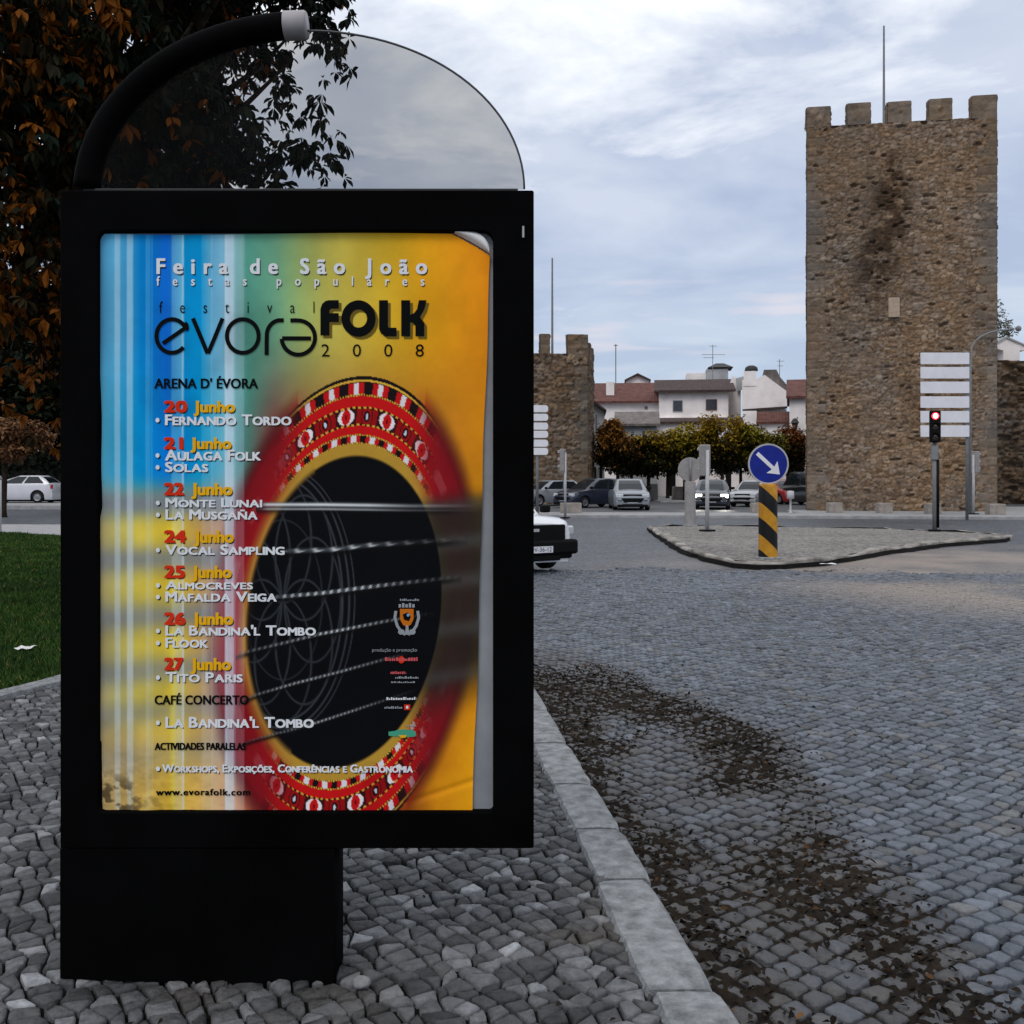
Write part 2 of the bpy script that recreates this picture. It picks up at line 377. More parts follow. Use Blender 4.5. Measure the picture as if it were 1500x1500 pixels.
def cobbles(name, size, rot, jit, gap, seed, inside, z, bounds, mtl, tone, hv=0.004, dome=0.006, joint=0.05, warp=2.2, cut=(.08, .22), tilt=.022):
    rng = np.random.default_rng(seed)
    x0, x1, y0, y1 = bounds; c, s = math.cos(rot), math.sin(rot)
    cx, cy = (x0 + x1) / 2, (y0 + y1) / 2; ext = math.hypot(x1 - x0, y1 - y0) / 2 + 1
    n = int(2 * ext / size)
    g = (np.arange(n + 1) - n / 2) * size
    U, V = np.meshgrid(g, g, indexing='ij')
    U = U + (fbm(U * .9, V * .9, seed) - .5) * size * warp + rng.uniform(-jit, jit, U.shape) * size
    V = V + (fbm(U * .8 + 9, V * .8, seed + 3) - .5) * size * warp + rng.uniform(-jit, jit, U.shape) * size
    Xc = cx + U * c - V * s; Yc = cy + U * s + V * c
    q = np.stack([np.stack([a[:-1, :-1], a[1:, :-1], a[1:, 1:], a[:-1, 1:]], -1).reshape(-1, 4) for a in (Xc, Yc)], -1)
    ctr = q.mean(1)
    k = inside(ctr[:, 0], ctr[:, 1]) & (ctr[:, 0] > x0) & (ctr[:, 0] < x1) & (ctr[:, 1] > y0) & (ctr[:, 1] < y1)
    k &= np.abs(ctr[:, 0]) < .52 * ctr[:, 1] + 1.0
    q = q[k]; ctr = ctr[k]; N = len(q)
    nx = np.roll(q, -1, 1)
    t1 = rng.uniform(*cut, (N, 4, 1)); t2 = 1 - rng.uniform(*cut, (N, 4, 1))
    o = np.stack([q + (nx - q) * t1, q + (nx - q) * t2], 2).reshape(N, 8, 2)
    sc = (1 - gap * rng.uniform(.5, 1.6, (N, 1, 1)))
    rel = (o - ctr[:, None]) * sc
    zo = rng.normal(0, hv, N); ta = rng.normal(0, tilt, N); tb = rng.normal(0, tilt, N)
    V3 = []
    for f, dz in ((1.0, -joint), (.995, -.008), (.93, -.001), (.62, dome * .8)):
        p = rel * f
        zz_ = z + zo[:, None] + dz + ta[:, None] * p[..., 0] + tb[:, None] * p[..., 1] + (rng.normal(0, .0022, (N, 8)) if dz > -.02 else 0)
        V3.append(np.concatenate([ctr[:, None] + p, zz_[..., None]], -1))
    cz = np.concatenate([ctr, (z + zo + dome)[:, None]], -1)[:, None]
    VV = np.concatenate(V3 + [cz], 1)                       # N,33,3
    base = (np.arange(N) * 33)[:, None]
    quads = []
    for r_ in range(3):
        for i in range(8):
            j = (i + 1) % 8
            quads.append(base + np.array([[r_ * 8 + i, r_ * 8 + j, r_ * 8 + 8 + j, r_ * 8 + 8 + i]]))
    tris = [base + np.array([[24 + i, 24 + (i + 1) % 8, 32]]) for i in range(8)]
    colr = tone(ctr[:, 0], ctr[:, 1], rng, N)
    colr = np.repeat(colr[:, None], 33, 1)
    ob = np_mesh(name, VV.reshape(-1, 3), [np.concatenate(quads), np.concatenate(tris)], mtl, col=colr.reshape(-1, 3), smooth=True)
    ob['kind'] = 'structure'; return ob

def dirt_amount(x, y):
    """Where soil has washed against the kerb (a stain with its own shape)."""
    d = x - kerb_r(y)
    w = np.interp(y, [2.2, 3.2, 5, 6.6, 8, 10.5], [.75, .95, 1.2, 1.55, 1.1, .5])
    e = sstep(1.12, .80, d / w) * (d > -.02)
    rim = np.exp(-((d / w - .82) / .2) ** 2); foot = sstep(.34, .05, d / w)
    return e * sstep(.27, .50, fbm(x * 1.5 + 3, y * 1.2, 5, 5) + .14 * rim + .20 * foot - .05) * sstep(10.5, 8, y)
def dirt_film(x, y):
    d = x - kerb_r(y); w = np.interp(y, [2.2, 3.2, 5, 6.6, 8, 10.5], [.75, .95, 1.2, 1.55, 1.1, .5])
    return sstep(1.15, .75, d / w) * sstep(.25, .55, fbm(x * 2.2 + 3, y * 1.6, 15, 5)) * sstep(12, 8, y) * (d > -.05)
def tone_road(x, y, rng, N):
    b = rng.normal(.094, .026, N) * (0.82 + .36 * fbm(x * .5, y * .5, 11))
    b = np.clip(b, .04, .24)
    c = np.stack([b * .86, b * .99, b * 1.22], -1)
    warm = (rng.random(N) < .12)[:, None]; c = np.where(warm, c * np.array([1.12, 1.0, .85]), c)
    sa = (sstep(7.2, 4.2, np.hypot(x - 10, y - 16.5)) * sstep(.25, .55, fbm(x * .35, y * .35, 66)) * .85)[:, None]; c = c * (1 - sa) + np.array([.25, .21, .18]) * sa
    film = (dirt_film(x, y) * (.45 + .55 * rng.random(N)))[:, None] * .75; c = c * (1 - film) + np.array([.034, .028, .023]) * film
    d = dirt_amount(x, y)[:, None] * .6
    return c * (1 - d) + np.array([.034, .028, .023]) * d
def tone_pave(x, y, rng, N):
    b = np.clip(rng.lognormal(-2.50, .46, N), .035, .32) * (0.8 + .4 * fbm(x * .8, y * .8, 4))
    c = np.stack([b * .96, b * .99, b * 1.05], -1)
    wht = rng.random(N) < .02; c[wht] = c[wht] * 1.2 + .03
    br = (sstep(.62, .78, fbm(x * 1.3, y * 1.3, 8)) * .6)[:, None]
    return c * (1 - br) + np.array([.075, .06, .048]) * br
cobbles('cobbled_road', .093, R(38), .16, .165, 3, lambda x, y: (x > kerb_r(y) + .02) & (y < 20.2 - 3.2 * fbm(x * .8, y * .8, 71) - .8 * _hash(np.floor(x * 9), np.floor(y * 9), 3)), RZ, (-3.4, 11.5, 1.6, 20.2), M['sett'], tone_road, dome=.004, hv=.003)
cobbles('cobbled_pavement', .067, R(33), .40, .14, 8, lambda x, y: x < kerb_r(y) - KW + .03, -.004, (-6.5, .8, 1.5, 10.5), M['paver'], tone_pave, hv=.003, dome=.003, warp=.8, cut=(.03, .15), tilt=.022, joint=.03)

# soil and leaf mould lying in the gutter, proud of the stones in patches
xs = np.arange(.0, 3.0, .011); ys = np.arange(2.0, 9.8, .011)
X, Y = np.meshgrid(xs, ys, indexing='ij')
d = dirt_amount(X, Y)
hgt = -.021 + d * (.0115 + .052 * (fbm(X * 38, Y * 38, 21, 3) - .36) + .012 * (fbm(X * 5, Y * 5, 23) - .4))
bedh = RZ + np.where(X > kerb_r(Y), hgt, -.05)
ii = np.arange(X.size).reshape(X.shape)
q = np.stack([ii[:-1, :-1], ii[1:, :-1], ii[1:, 1:], ii[:-1, 1:]], -1).reshape(-1, 4)
keep = (d.ravel()[q].max(1) > .08) & (X.ravel()[q].min(1) > (kerb_r(Y).ravel()[q]).max(1) - .01)
q = q[keep]; used = np.unique(q); rem = np.zeros(X.size, int); rem[used] = np.arange(len(used))
t = fbm(X * 4, Y * 4, 30)
cs = np.stack([.007 + .020 * t, .0058 + .0145 * t, .0048 + .010 * t], -1).reshape(-1, 3)
so_ = np_mesh('dirt', np.stack([X, Y, bedh], -1).reshape(-1, 3)[used], rem[q], M['soil'], col=cs[used], smooth=True)
tag(so_, 'dark soil and leaf mould washed into the gutter beside the kerb', 'dirt', kind='stuff')

# joint bed under the real setts
sheet('road_bed', [(-4, 0), (13, 0), (13, 20.2), (-4, 20.2)], RZ - .008, M['joint'])
# re-trim: the bed lies right of the kerb only
bpy.data.objects['road_bed'].data.clear_geometry()
bpy.data.objects['road_bed'].data.from_pydata([(13, 0, RZ - .030), (13, 16.6, RZ - .030)] + [(float(kerb_r(y)) - .05, y, RZ - .030) for y in (16.6, 15, 14, 12, 8, 4, 0)], [], [tuple(range(9))])

# kerb: a row of granite lengths with real joints
rng = random.Random(4)
kb = MB(); ys_ = [1.0, 2.2, 3.08, 3.94, 4.51, 5.17, 5.96, 6.8]
while ys_[-1] < 31: ys_.append(ys_[-1] + rng.uniform(.7, 1.05))
for a, b_ in zip(ys_[:-1], ys_[1:]):
    g0 = .010; n = 9; o = []; zj = rng.uniform(-.004, .006); xj = rng.uniform(-.008, .008)
    prof = [(-KW + .004, -.25), (-KW, -.02), (-KW + .012, .002), (-KW * .5, .006), (-.02, .003), (-.004, -.012), (.004, -.06), (.006, -.25)]
    for i in range(n):
        y = a + g0 + (b_ - a - 2 * g0) * i / (n - 1); e = .008 if i in (0, n - 1) else 0
        for (dx, dz) in prof:
            o.append((float(kerb_r(y)) + xj + dx + rng.uniform(-.003, .003) + (e if dx < -.1 else -e), y, .010 + zj + dz + rng.uniform(-.0022, .0022) - (e if dz > -.05 else 0)))
    m_ = len(prof); fs = [(i * m_ + k, i * m_ + k + 1, (i + 1) * m_ + k + 1, (i + 1) * m_ + k) for i in range(n - 1) for k in range(m_ - 1)]
    fs += [tuple(range(m_)), tuple((n - 1) * m_ + k for k in range(m_))[::-1]]
    kb.add(o, fs)
kb.build('kerb', M['granite'], bevel=0)['kind'] = 'structure'
# soil joint under the kerb gaps
# lawn with its own kerb
gk = [(-7.2, -1.5), (-5.6, 1.5), (-3.62, 7.05), (-3.40, 7.67), (-3.08, 9), (-2.95, 12), (-3.7, 15), (-5.3, 18.5), (-7.8, 22), (-10.4, 25.0), (-11.4, 27.0), (-14.5, 29.0), (-26, 30)]
def offset_line(pts, d_):
    o = []
    for i, p in enumerate(pts):
        a = Vector(pts[max(i - 1, 0)]); b_ = Vector(pts[min(i + 1, len(pts) - 1)]); t_ = (b_ - a).normalized()
        o.append((p[0] - t_.y * d_, p[1] + t_.x * d_))
    return o
inner = offset_line(gk, .16)
lk = MB()
for i in range(len(gk) - 1):
    A, B, C_, D = gk[i], gk[i + 1], inner[i + 1], inner[i]
    lk.slab([A, B, C_, D], -.2, .03 + .001 * (i % 2))
lk.build('lawn_kerb', M['granite'], bevel=.01)['kind'] = 'structure'
sheet('lawn', inner + [(-30, 30), (-30, -1.5)], .0, mat('lawn_soil', (0.012, 0.022, 0.006), .95, var=.4, scale=2))
def blades():
    rng = np.random.default_rng(5); N = 190000
    y = 6.2 * (29.5 / 6.2) ** rng.random(N)
    x = -(.5 * y + .5) + rng.random(N) ** 1.35 * (.30 * y + .9)
    poly = np.array(inner + [(-30, 30), (-30, -1.5)]); ins = np.zeros(N, bool); j = len(poly) - 1
    for i in range(len(poly)):
        a, b_ = poly[i], poly[j]
        ins ^= ((a[1] > y) != (b_[1] > y)) & (x < (b_[0] - a[0]) * (y - a[1]) / (b_[1] - a[1] + 1e-9) + a[0]); j = i
    x, y = x[ins], y[ins]; N = len(x)
    h_ = rng.uniform(.02, .06, N) * (.6 + .9 * fbm(x * 1.5, y * 1.5, 2)) * (1 + y * .012); w = .0025 + .0006 * y
    a = rng.random(N) * 6.28; lx, ly = rng.normal(0, .5, N) * h_, rng.normal(0, .5, N) * h_
    dx, dy = np.cos(a) * w, np.sin(a) * w
    V = np.stack([np.stack([x - dx, y - dy, 0 * x], -1), np.stack([x + dx, y + dy, 0 * x], -1), np.stack([x + lx, y + ly, h_], -1)], 1)
    t_ = np.clip(fbm(x * 1.6, y * 1.6, 7) * 2.2 - .75, 0, 1)[:, None] * .75 + rng.random((N, 1)) * .35
    c = np.array([.008, .032, .002]) * (1 - t_) + np.array([.032, .085, .005]) * t_
    yl = (rng.random(N) < .05); c[yl] = [.16, .14, .03]
    o = np_mesh('grass', V.reshape(-1, 3), np.arange(3 * N).reshape(-1, 3), colmat('grass_blade', .7, .2, 0), col=np.repeat(c, 3, 0))
    tag(o, 'short green lawn grass beyond the pale kerb', 'grass', kind='stuff')
blades()

# far roads and pavements
sheet('far_verge_pavement', [(-30, 30.1), (-14.5, 29.1), (-11.2, 27.3), (-8, 27.6), (-8, 33.5), (-30, 35.5)], -.006, M['pavefar'])
fk = MB(); fk.slab([(-70, 54.5), (-9, 54.5), (-9, 120), (-70, 120)], -.3, .10); fk.build('far_left_pavement', M['pavefar'], bevel=.03)['kind'] = 'structure'
b_ = MB(); b_.slab([(-13.2, 46.0), (-8.5, 46.0), (-8.5, 47.2), (-12.6, 47.2)], -.3, .02); b_.build('refuge_island', M['pavefar'], bevel=.03)['kind'] = 'structure'
sheet('plaza', [(-2, 46.2), (60, 46.2), (60, 125), (-2, 125)], -.035, M['asphalt'])
fp = MB(); fp.slab([(1.2, 43.2), (12.8, 42.2), (24, 40.6), (60, 38.5), (60, 55), (24, 55), (13.2, 49.2), (12.9, 45.6), (1.2, 46.4)], -.3, 0.0)
fp.build('far_pavement', M['pavefar'], bevel=.03)['kind'] = 'structure'
b_ = MB(); b_.slab([(9.6, 66), (18, 66), (18, 90), (9.6, 90)], -.3, .06); b_.build('square_kerb', M['pavefar'], bevel=.03)['kind'] = 'structure'

# traffic island with worn kerb
isl = [(6.2, 33.6), (4.35, 33.0), (4.02, 27.6), (3.80, 22.9), (3.88, 20.6), (4.12, 19.2), (4.5, 18.75), (4.95, 18.85), (6.0, 19.6), (8.35, 22.6), (10.6, 25.0), (12.9, 26.8), (13.6, 27.8), (13.4, 29.0), (11.5, 31.6)]
def densify(pts, st=.5, closed=True, j=.03, seed=1):
    r = random.Random(seed); o = []
    m_ = len(pts)
    for i in range(m_ if closed else m_ - 1):
        a, b__ = Vector(pts[i]), Vector(pts[(i + 1) % m_]); n_ = max(1, int((b__ - a).length / st))
        for k in range(n_): q_ = a.lerp(b__, k / n_); o.append((q_.x + r.uniform(-j, j), q_.y + r.uniform(-j, j)))
    return o
dl = densify(isl, .35)
inr = offset_line(dl + [dl[0]], .26)[:-1]; 
if Vector(inr[0]).length > 1e9: pass
cxy = (7.5, 26.0)
shr = [(x + (cxy[0] - x) * .24 / max(.5, math.hypot(cxy[0] - x, cxy[1] - y)), y + (cxy[1] - y) * .24 / max(.5, math.hypot(cxy[0] - x, cxy[1] - y))) for x, y in dl]
r4 = random.Random(9); tk = MB(); n = len(dl); o = []
hs = [.020 + .02 * math.sin(i * .7) + r4.uniform(-.035, .015) for i in range(n)]
for (x, y), h_ in zip(dl, hs): o.append((x + (cxy[0] - x) * .006, y + (cxy[1] - y) * .006, RZ - .1))
for (x, y), h_ in zip(dl, hs): o.append((x, y, h_ - .03))
for (x, y), (sx, sy), h_ in zip(dl, shr, hs): o.append((x * .88 + sx * .12, y * .88 + sy * .12, h_))
for (x, y), h_ in zip(shr, hs): o.append((x, y, h_ + .004))
tk.add(o, [(r_ * n + i, r_ * n + (i + 1) % n, (r_ + 1) * n + (i + 1) % n, (r_ + 1) * n + i) for r_ in range(3) for i in range(n)])
tk.build('island_kerb', mat('worn_kerb_limestone', (.30, .275, .25), .85, spec=.2, var=.5, scale=1.6, bump=.8, bscale=7, detail=10))['kind'] = 'structure'
ib = MB(); ib.add([(x, y, -.008) for x, y in shr], [tuple(range(n))]); o_ = ib.build('traffic_island', M['paverfar'], fix=False); o_['kind'] = 'structure'
if o_.data.polygons[0].normal.z < 0: o_.data.flip_normals()

gb = MB(); fr_ = [k for k in range(len(dl)) if dl[k][1] < 27.5 or dl[k][0] < 4.6]; r5 = random.Random(3)  # dark strip added along the island kerb foot to draw its shade line
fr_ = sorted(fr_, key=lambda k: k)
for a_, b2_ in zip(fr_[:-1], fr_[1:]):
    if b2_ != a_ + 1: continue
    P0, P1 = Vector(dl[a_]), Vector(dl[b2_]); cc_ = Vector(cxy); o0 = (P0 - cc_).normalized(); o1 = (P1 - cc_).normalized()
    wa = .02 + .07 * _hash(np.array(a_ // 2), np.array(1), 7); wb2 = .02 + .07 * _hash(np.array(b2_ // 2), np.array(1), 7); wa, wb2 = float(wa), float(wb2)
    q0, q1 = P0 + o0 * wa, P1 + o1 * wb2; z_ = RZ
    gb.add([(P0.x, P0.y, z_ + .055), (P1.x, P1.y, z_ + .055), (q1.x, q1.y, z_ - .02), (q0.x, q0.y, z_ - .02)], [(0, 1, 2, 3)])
tag(gb.build('kerb_shade_strip', M['joint'], smooth=True), 'black strip standing in for the shade line at the foot of the traffic island kerb', 'dirt', kind='stuff')

# ================================================================== STONE TOWERS AND WALL
def stone_colour(cid, f1, f2, stain, dark=1.0):
    pal = np.array([[.205, .138, .088], [.175, .12, .08], [.235, .165, .112], [.195, .142, .103], [.165, .106, .063], [.25, .19, .14]])
    k = (cid * 997 % 1 * len(pal)).astype(int) % len(pal)
    c = pal[k] * (.75 + .5 * (cid * 57 % 1))[:, None] * dark
    m = sstep(.0, .16, f2 - f1)[:, None]
    c = np.array([.088, .061, .042]) * dark * (1 - m) + c * m
    return c * (1 - stain[:, None]) + np.array([.042, .025, .015]) * stain[:, None]
def stone_face(p0, p1, z0, z1, step, seed, depth=.07, su=.27, sv=.115, stain=None, dark=1.0, hole=.04):
    """Rubble masonry as real relief on the face from p0 to p1 (outside is to the right of p0->p1)."""
    p0, p1 = np.array(p0[:2], float), np.array(p1[:2], float); L = np.hypot(*(p1 - p0)); t = (p1 - p0) / L; nrm = np.array([t[1], -t[0]])
    nu, nv = max(2, int(L / step)), max(2, int((z1 - z0) / step))
    U, V = np.meshgrid(np.linspace(0, L, nu + 1), np.linspace(z0, z1, nv + 1), indexing='ij'); u, v = U.ravel(), V.ravel()
    wu = u + (fbm(u * 1.1, v * 1.1, seed + 40) - .5) * .5; wv = v + (fbm(u * .8 + 4, v * .8, seed + 41) - .5) * .35
    big = 1 + .5 * sstep(.45, .7, vnoise(u * .35, v * .35, seed + 50))
    f1, f2, cid = worley(wu / su, wv / sv, seed)
    e = sstep(.02, .3, f2 - f1)
    edge = np.minimum(np.minimum(u, L - u), .5) / .5
    h_ = e * depth * (.35 + .9 * cid) + .03 * (fbm(u * 6, v * 6, seed + 3) - .5) + .10 * (fbm(u * .5, v * .5, seed + 7) - .5)
    band = (fbm(u * .45, v * .35, seed + 60))
    holes = ((cid * 3571 % 1) < hole * (.5 + 1.2 * sstep(.42, .62, band))) & (f2 - f1 > .1) & (edge > .35)
    h_ = np.where(holes, -.11, h_)
    # dressed corner blocks
    q = np.minimum(u, L - u); row = np.floor(v / .42); ql = .45 + .4 * (row % 2)
    quoin = q < ql
    qe = np.minimum(np.abs(v / .42 - np.round(v / .42)) * .42, np.abs(q - ql))
    h_ = np.where(quoin & (_hash(row, (u > L / 2) * 2.0, seed + 4) > .3), .03 * sstep(.01, .05, qe) + .015 * _hash(row, (u > L / 2) * 1.0, seed), h_)
    st = np.zeros(len(u)) if stain is None else stain(u / L, (v - z0) / (z1 - z0), u, v)
    c = stone_colour(cid, f1, f2, st, dark)
    qc = np.array([.165, .128, .097]) * dark * (.75 + .5 * _hash(row, (u > L / 2) * 3.0, seed + 2))[:, None]
    qk = quoin * (.35 + .65 * sstep(.40, .6, fbm(u * .8, v * .33, seed + 81))); c = c * (1 - qk[:, None]) + qc * qk[:, None]
    tone = (.8 + .4 * fbm(u * .35, v * .35, seed + 31))[:, None]; c = c * tone
    wk = (fbm(u * .6 + 3, v * .5, seed + 33) - .5)[:, None] * 2; c = c * np.clip(np.concatenate([1 + .16 * wk, 1 + 0 * wk, 1 - .24 * wk], 1), .4, 1.6)
    ln = sstep(.55, .75, fbm(u * .4 + 8, v * .25, seed + 70))[:, None] * .35
    c = c * (1 - ln) + np.array([.155, .122, .095]) * dark * ln
    taper = np.minimum(1, np.minimum(np.minimum(u, L - u) / .03, 1))
    pos = p0 + np.outer(u, t) + np.outer(h_ * (.4 + .6 * taper), nrm)
    VV = np.concatenate([pos, v[:, None]], 1)
    ii = np.arange(len(u)).reshape(nu + 1, nv + 1)
    Q = np.stack([ii[:-1, :-1], ii[1:, :-1], ii[1:, 1:], ii[:-1, 1:]], -1).reshape(-1, 4)
    return VV, Q, c
def stone_block(foot, z0, z1, step, seed, **k):
    """Closed stone prism on a footprint listed anticlockwise from above."""
    Vs, Qs, Cs = [], [], []; nb = 0
    for i in range(len(foot)):
        a, b__ = foot[i], foot[(i + 1) % len(foot)]
        kk = dict(k); 
        if i != 0: kk['stain'] = None
        V_, Q_, C_ = stone_face(a, b__, z0, z1, step if i in (0, len(foot) - 1, 1) else step * 3, seed + i * 13, **kk)
        Vs.append(V_); Qs.append(Q_ + nb); Cs.append(C_); nb += len(V_)
    top = np.array([(x, y, z1 - .02) for x, y in foot]); Vs.append(top); Cs.append(np.tile([.2, .16, .12], (len(foot), 1)))
    return np.concatenate(Vs), [np.concatenate(Qs), (np.arange(len(foot)) + nb)[None]], np.concatenate(Cs)
def stone_part(name, parent, foot, z0, z1, step, seed, **k):
    V_, Q_, C_ = stone_block(foot, z0, z1, step, seed, **k)
    V_ = V_ - np.array(parent.location)
    return np_mesh(name, V_, Q_, M['rubble'], parent, C_)
def merlon_row(parent, a, b__, spans, z0, ztops, thick, seed, step=.09, **k):
    a, b__ = Vector(a[:2]), Vector(b__[:2]); t_ = (b__ - a); nrm = Vector((-t_.y, t_.x)).normalized() * thick
    for i, ((s0, s1), zt) in enumerate(zip(spans, ztops)):
        p, q_ = a.lerp(b__, s0), a.lerp(b__, s1)
        stone_part('merlon', parent, [tuple(p), tuple(q_), tuple(q_ + nrm), tuple(p + nrm)], z0 - .03, zt, step, seed + i * 7, su=.4, sv=.22, hole=0, **k)

TA, TB = Vector((14.0, 48.6)), Vector((22.35, 47.2))
tdir = (TB - TA).normalized(); tn = Vector((-tdir.y, tdir.x))
TD = TA + Vector((.30, 1)).normalized() * 8.6; TC = TB + Vector((.24, 1)).normalized() * 8.6
foot = [tuple(TA), tuple(TB), tuple(TC), tuple(TD)]
tower = thing('stone_tower', 'tall square crenellated stone tower with flagpole standing right of the road', 'tower', (18.5, 52.4, 0))
ZT = 18.2
def tower_stain(su_, sv_, u, v):
    b1 = np.exp(-((su_ - .40 - .05 * np.sin(v)) / .10) ** 2) * sstep(.50, .66, sv_) * sstep(.93, .80, sv_)
    b2 = np.exp(-((su_ - .475) / .035) ** 2) * sstep(.6, .7, sv_) * sstep(.95, .90, sv_)
    return np.clip((b1 * 1.0 + b2 * 1.0) * (sstep(.36, .60, fbm(u * 2.2, v * 2.6, 77)) + .1) * 1.15, 0, .82)
stone_part('wall', tower, foot, -.2, ZT, .052, 11, stain=tower_stain, depth=.055)
sp_ = [(0, .127), (.217, .342), (.432, .556), (.650, .770), (.872, 1.0)]
merlon_row(tower, TA, TB, sp_, ZT, [19.13, 19.20, 19.16, 19.18, 19.22], .55, 60)
merlon_row(tower, TB, TC, [(.12, .24), (.40, .52), (.66, .78)], ZT, [19.1] * 3, .5, 90, .2)
merlon_row(tower, TC, TD, [(0, .12), (.3, .42), (.6, .72), (.88, 1)], ZT, [19.1] * 4, .5, 120, .2)
merlon_row(tower, TD, TA, [(.2, .32), (.45, .57), (.72, .84)], ZT, [19.1] * 3, .5, 150, .2)
pp = TA.lerp(TB, .462); q_ = P(1315, 451, pp.y)
b_ = MB(); n3 = Vector((tdir.y, -tdir.x)) * .14
b_.box((pp.x + n3.x, pp.y + n3.y, q_.z), (.50, .12, .92), math.atan2(tdir.y, tdir.x)); b_.build('stone_plaque', mat('pale_limestone', (.42, .32, .24), .9, var=.15, bump=.3), tower, world=True, bevel=.02)
fpz = TA.lerp(TB, .46) + tn * 2.2
b_ = MB(); b_.tube([(fpz.x, fpz.y, ZT - .1), (fpz.x, fpz.y, ZT + 2.5), (fpz.x, fpz.y, P(0, 38, fpz.y).z)], [.075, .06, .045], 8); b_.build('flagpole', M['gun'], tower, world=True)

# second, smaller tower behind the poster frame
LA, LB = Vector((P(738, 0, 62).x, 62.0)), Vector((P(861, 0, 62.6).x, 62.6))
lt = thing('stone_tower', 'lower brown stone tower with battlements, half hidden behind the poster stand', 'tower', (1.9, 65, 0))
LT = P(0, 517, 62).z
LD, LC = LA + Vector((0, 5)), LB + Vector((.75, 5.2))
stone_part('wall', lt, [tuple(LA), tuple(LB), tuple(LC), tuple(LD)], -.2, LT, .085, 211, su=.42, sv=.19, depth=.12, dark=.88, hole=.02)
merlon_row(lt, LA, LB, [(0, .13), (.21, .33), (.435, .545), (.76, 1.0)], LT, [P(0, 488, 62).z] * 4, .6, 260, dark=.85)
merlon_row(lt, LB, LC, [(.3, .55), (.8, 1)], LT, [P(0, 495, 62).z] * 2, .6, 270, dark=.8)
b_ = MB(); fx = P(809, 0, 64.0).x; b_.tube([(fx, 64, LT - .3), (fx, 64, P(0, 378, 64).z)], [.08, .05], 8); b_.build('flagpole', M['gun'], lt, world=True)

stone_part('curtain_wall', lt, [(-26, 69), tuple(LA + Vector((.05, 1.5))), tuple(LA + Vector((.05, 3.0))), (-26, 70.5)], -.2, 7.2, .25, 291, su=.6, sv=.28, depth=.15, dark=.8, hole=0)
# town wall running off to the right
cw = thing('town_wall', 'dark brown rubble town wall running off beside the tall tower', 'wall', (34, 67, 0))
stone_part('wall', cw, [(26.0, 60.6), (52, 66), (52, 67.5), (26, 62.2)], -.2, 8.6, .10, 311, su=.55, sv=.24, depth=.30, dark=.60, hole=.2)
# ================================================================== POSTER STAND
YB = 3.15
def flat_shape(name, loops, y0, y1, m, parent=None, bevel=0.0, rings=None):
    """Outlines in photo pixels at depth y0 (outer + holes), thick from y0 to y1, via a filled 2D curve."""
    cu = bpy.data.curves.new(name, 'CURVE'); cu.dimensions = '2D'; cu.fill_mode = 'BOTH'; cu.extrude = (y1 - y0) / 2 - bevel; cu.bevel_depth = bevel; cu.bevel_resolution = 2; cu.offset = -bevel
    for lp in loops:
        s_ = cu.splines.new('POLY'); s_.points.add(len(lp) - 1); s_.use_cyclic_u = True
        for pt, (a, b__) in zip(s_.points, lp):
            w = P(a, b__, y0); pt.co = (w.x, w.z, 0, 1)
    ob = bpy.data.objects.new('tmp', cu); COL.objects.link(ob); bpy.context.view_layer.update()
    me = bpy.data.meshes.new_from_object(ob.evaluated_get(bpy.context.evaluated_depsgraph_get()))
    bpy.data.objects.remove(ob); bpy.data.curves.remove(cu)
    yc = (y0 + y1) / 2; off = parent.location if parent is not None else Vector((0, 0, 0))
    for v in me.vertices:
        x, z, d_ = v.co; v.co = (x - off.x, yc - d_ - off.y, z - off.z)
    me.name = name; me.materials.clear(); me.materials.append(m)
    o = bpy.data.objects.new(name, me); COL.objects.link(o); o.parent = parent; return o
def rrect(x0, y0, x1, y1, r, n=6):
    rr = r if isinstance(r, (list, tuple)) else [r] * 4; o = []
    for (cx, cy, sx, sy, a0), rad in zip(((x0, y0, 1, 1, 180), (x1, y0, -1, 1, 270), (x1, y1, -1, -1, 0), (x0, y1, 1, -1, 90)), rr):
        for k in range(n + 1):
            a = R(a0 + 90 * k / n); o.append((cx + sx * rad + rad * math.cos(a), cy + sy * rad + rad * math.sin(a)))
    return o
stand = thing('poster_stand', 'black free-standing poster display with smoked arched top, on the cobbled pavement', 'poster stand', (-.73, 3.25, 0))
flat_shape('frame', [rrect(88, 278.5, 782, 1243, 3), rrect(143, 338, 722, 1190, (14, 16, 6, 8))], YB, YB + .16, M['black'], stand, bevel=.004)
flat_shape('backing_panel', [rrect(120, 320, 745, 1210, 3)], YB + .034, YB + .05, mat('opal_backing_panel', (.30, .315, .335), .45, spec=.4, var=.18, scale=2.5), stand)
flat_shape('column', [[(87.5, 1243.4), (490, 1243.4), (490, 1450), (87.5, 1434)]], YB + .004, YB + .17, M['black'], stand, bevel=.003)
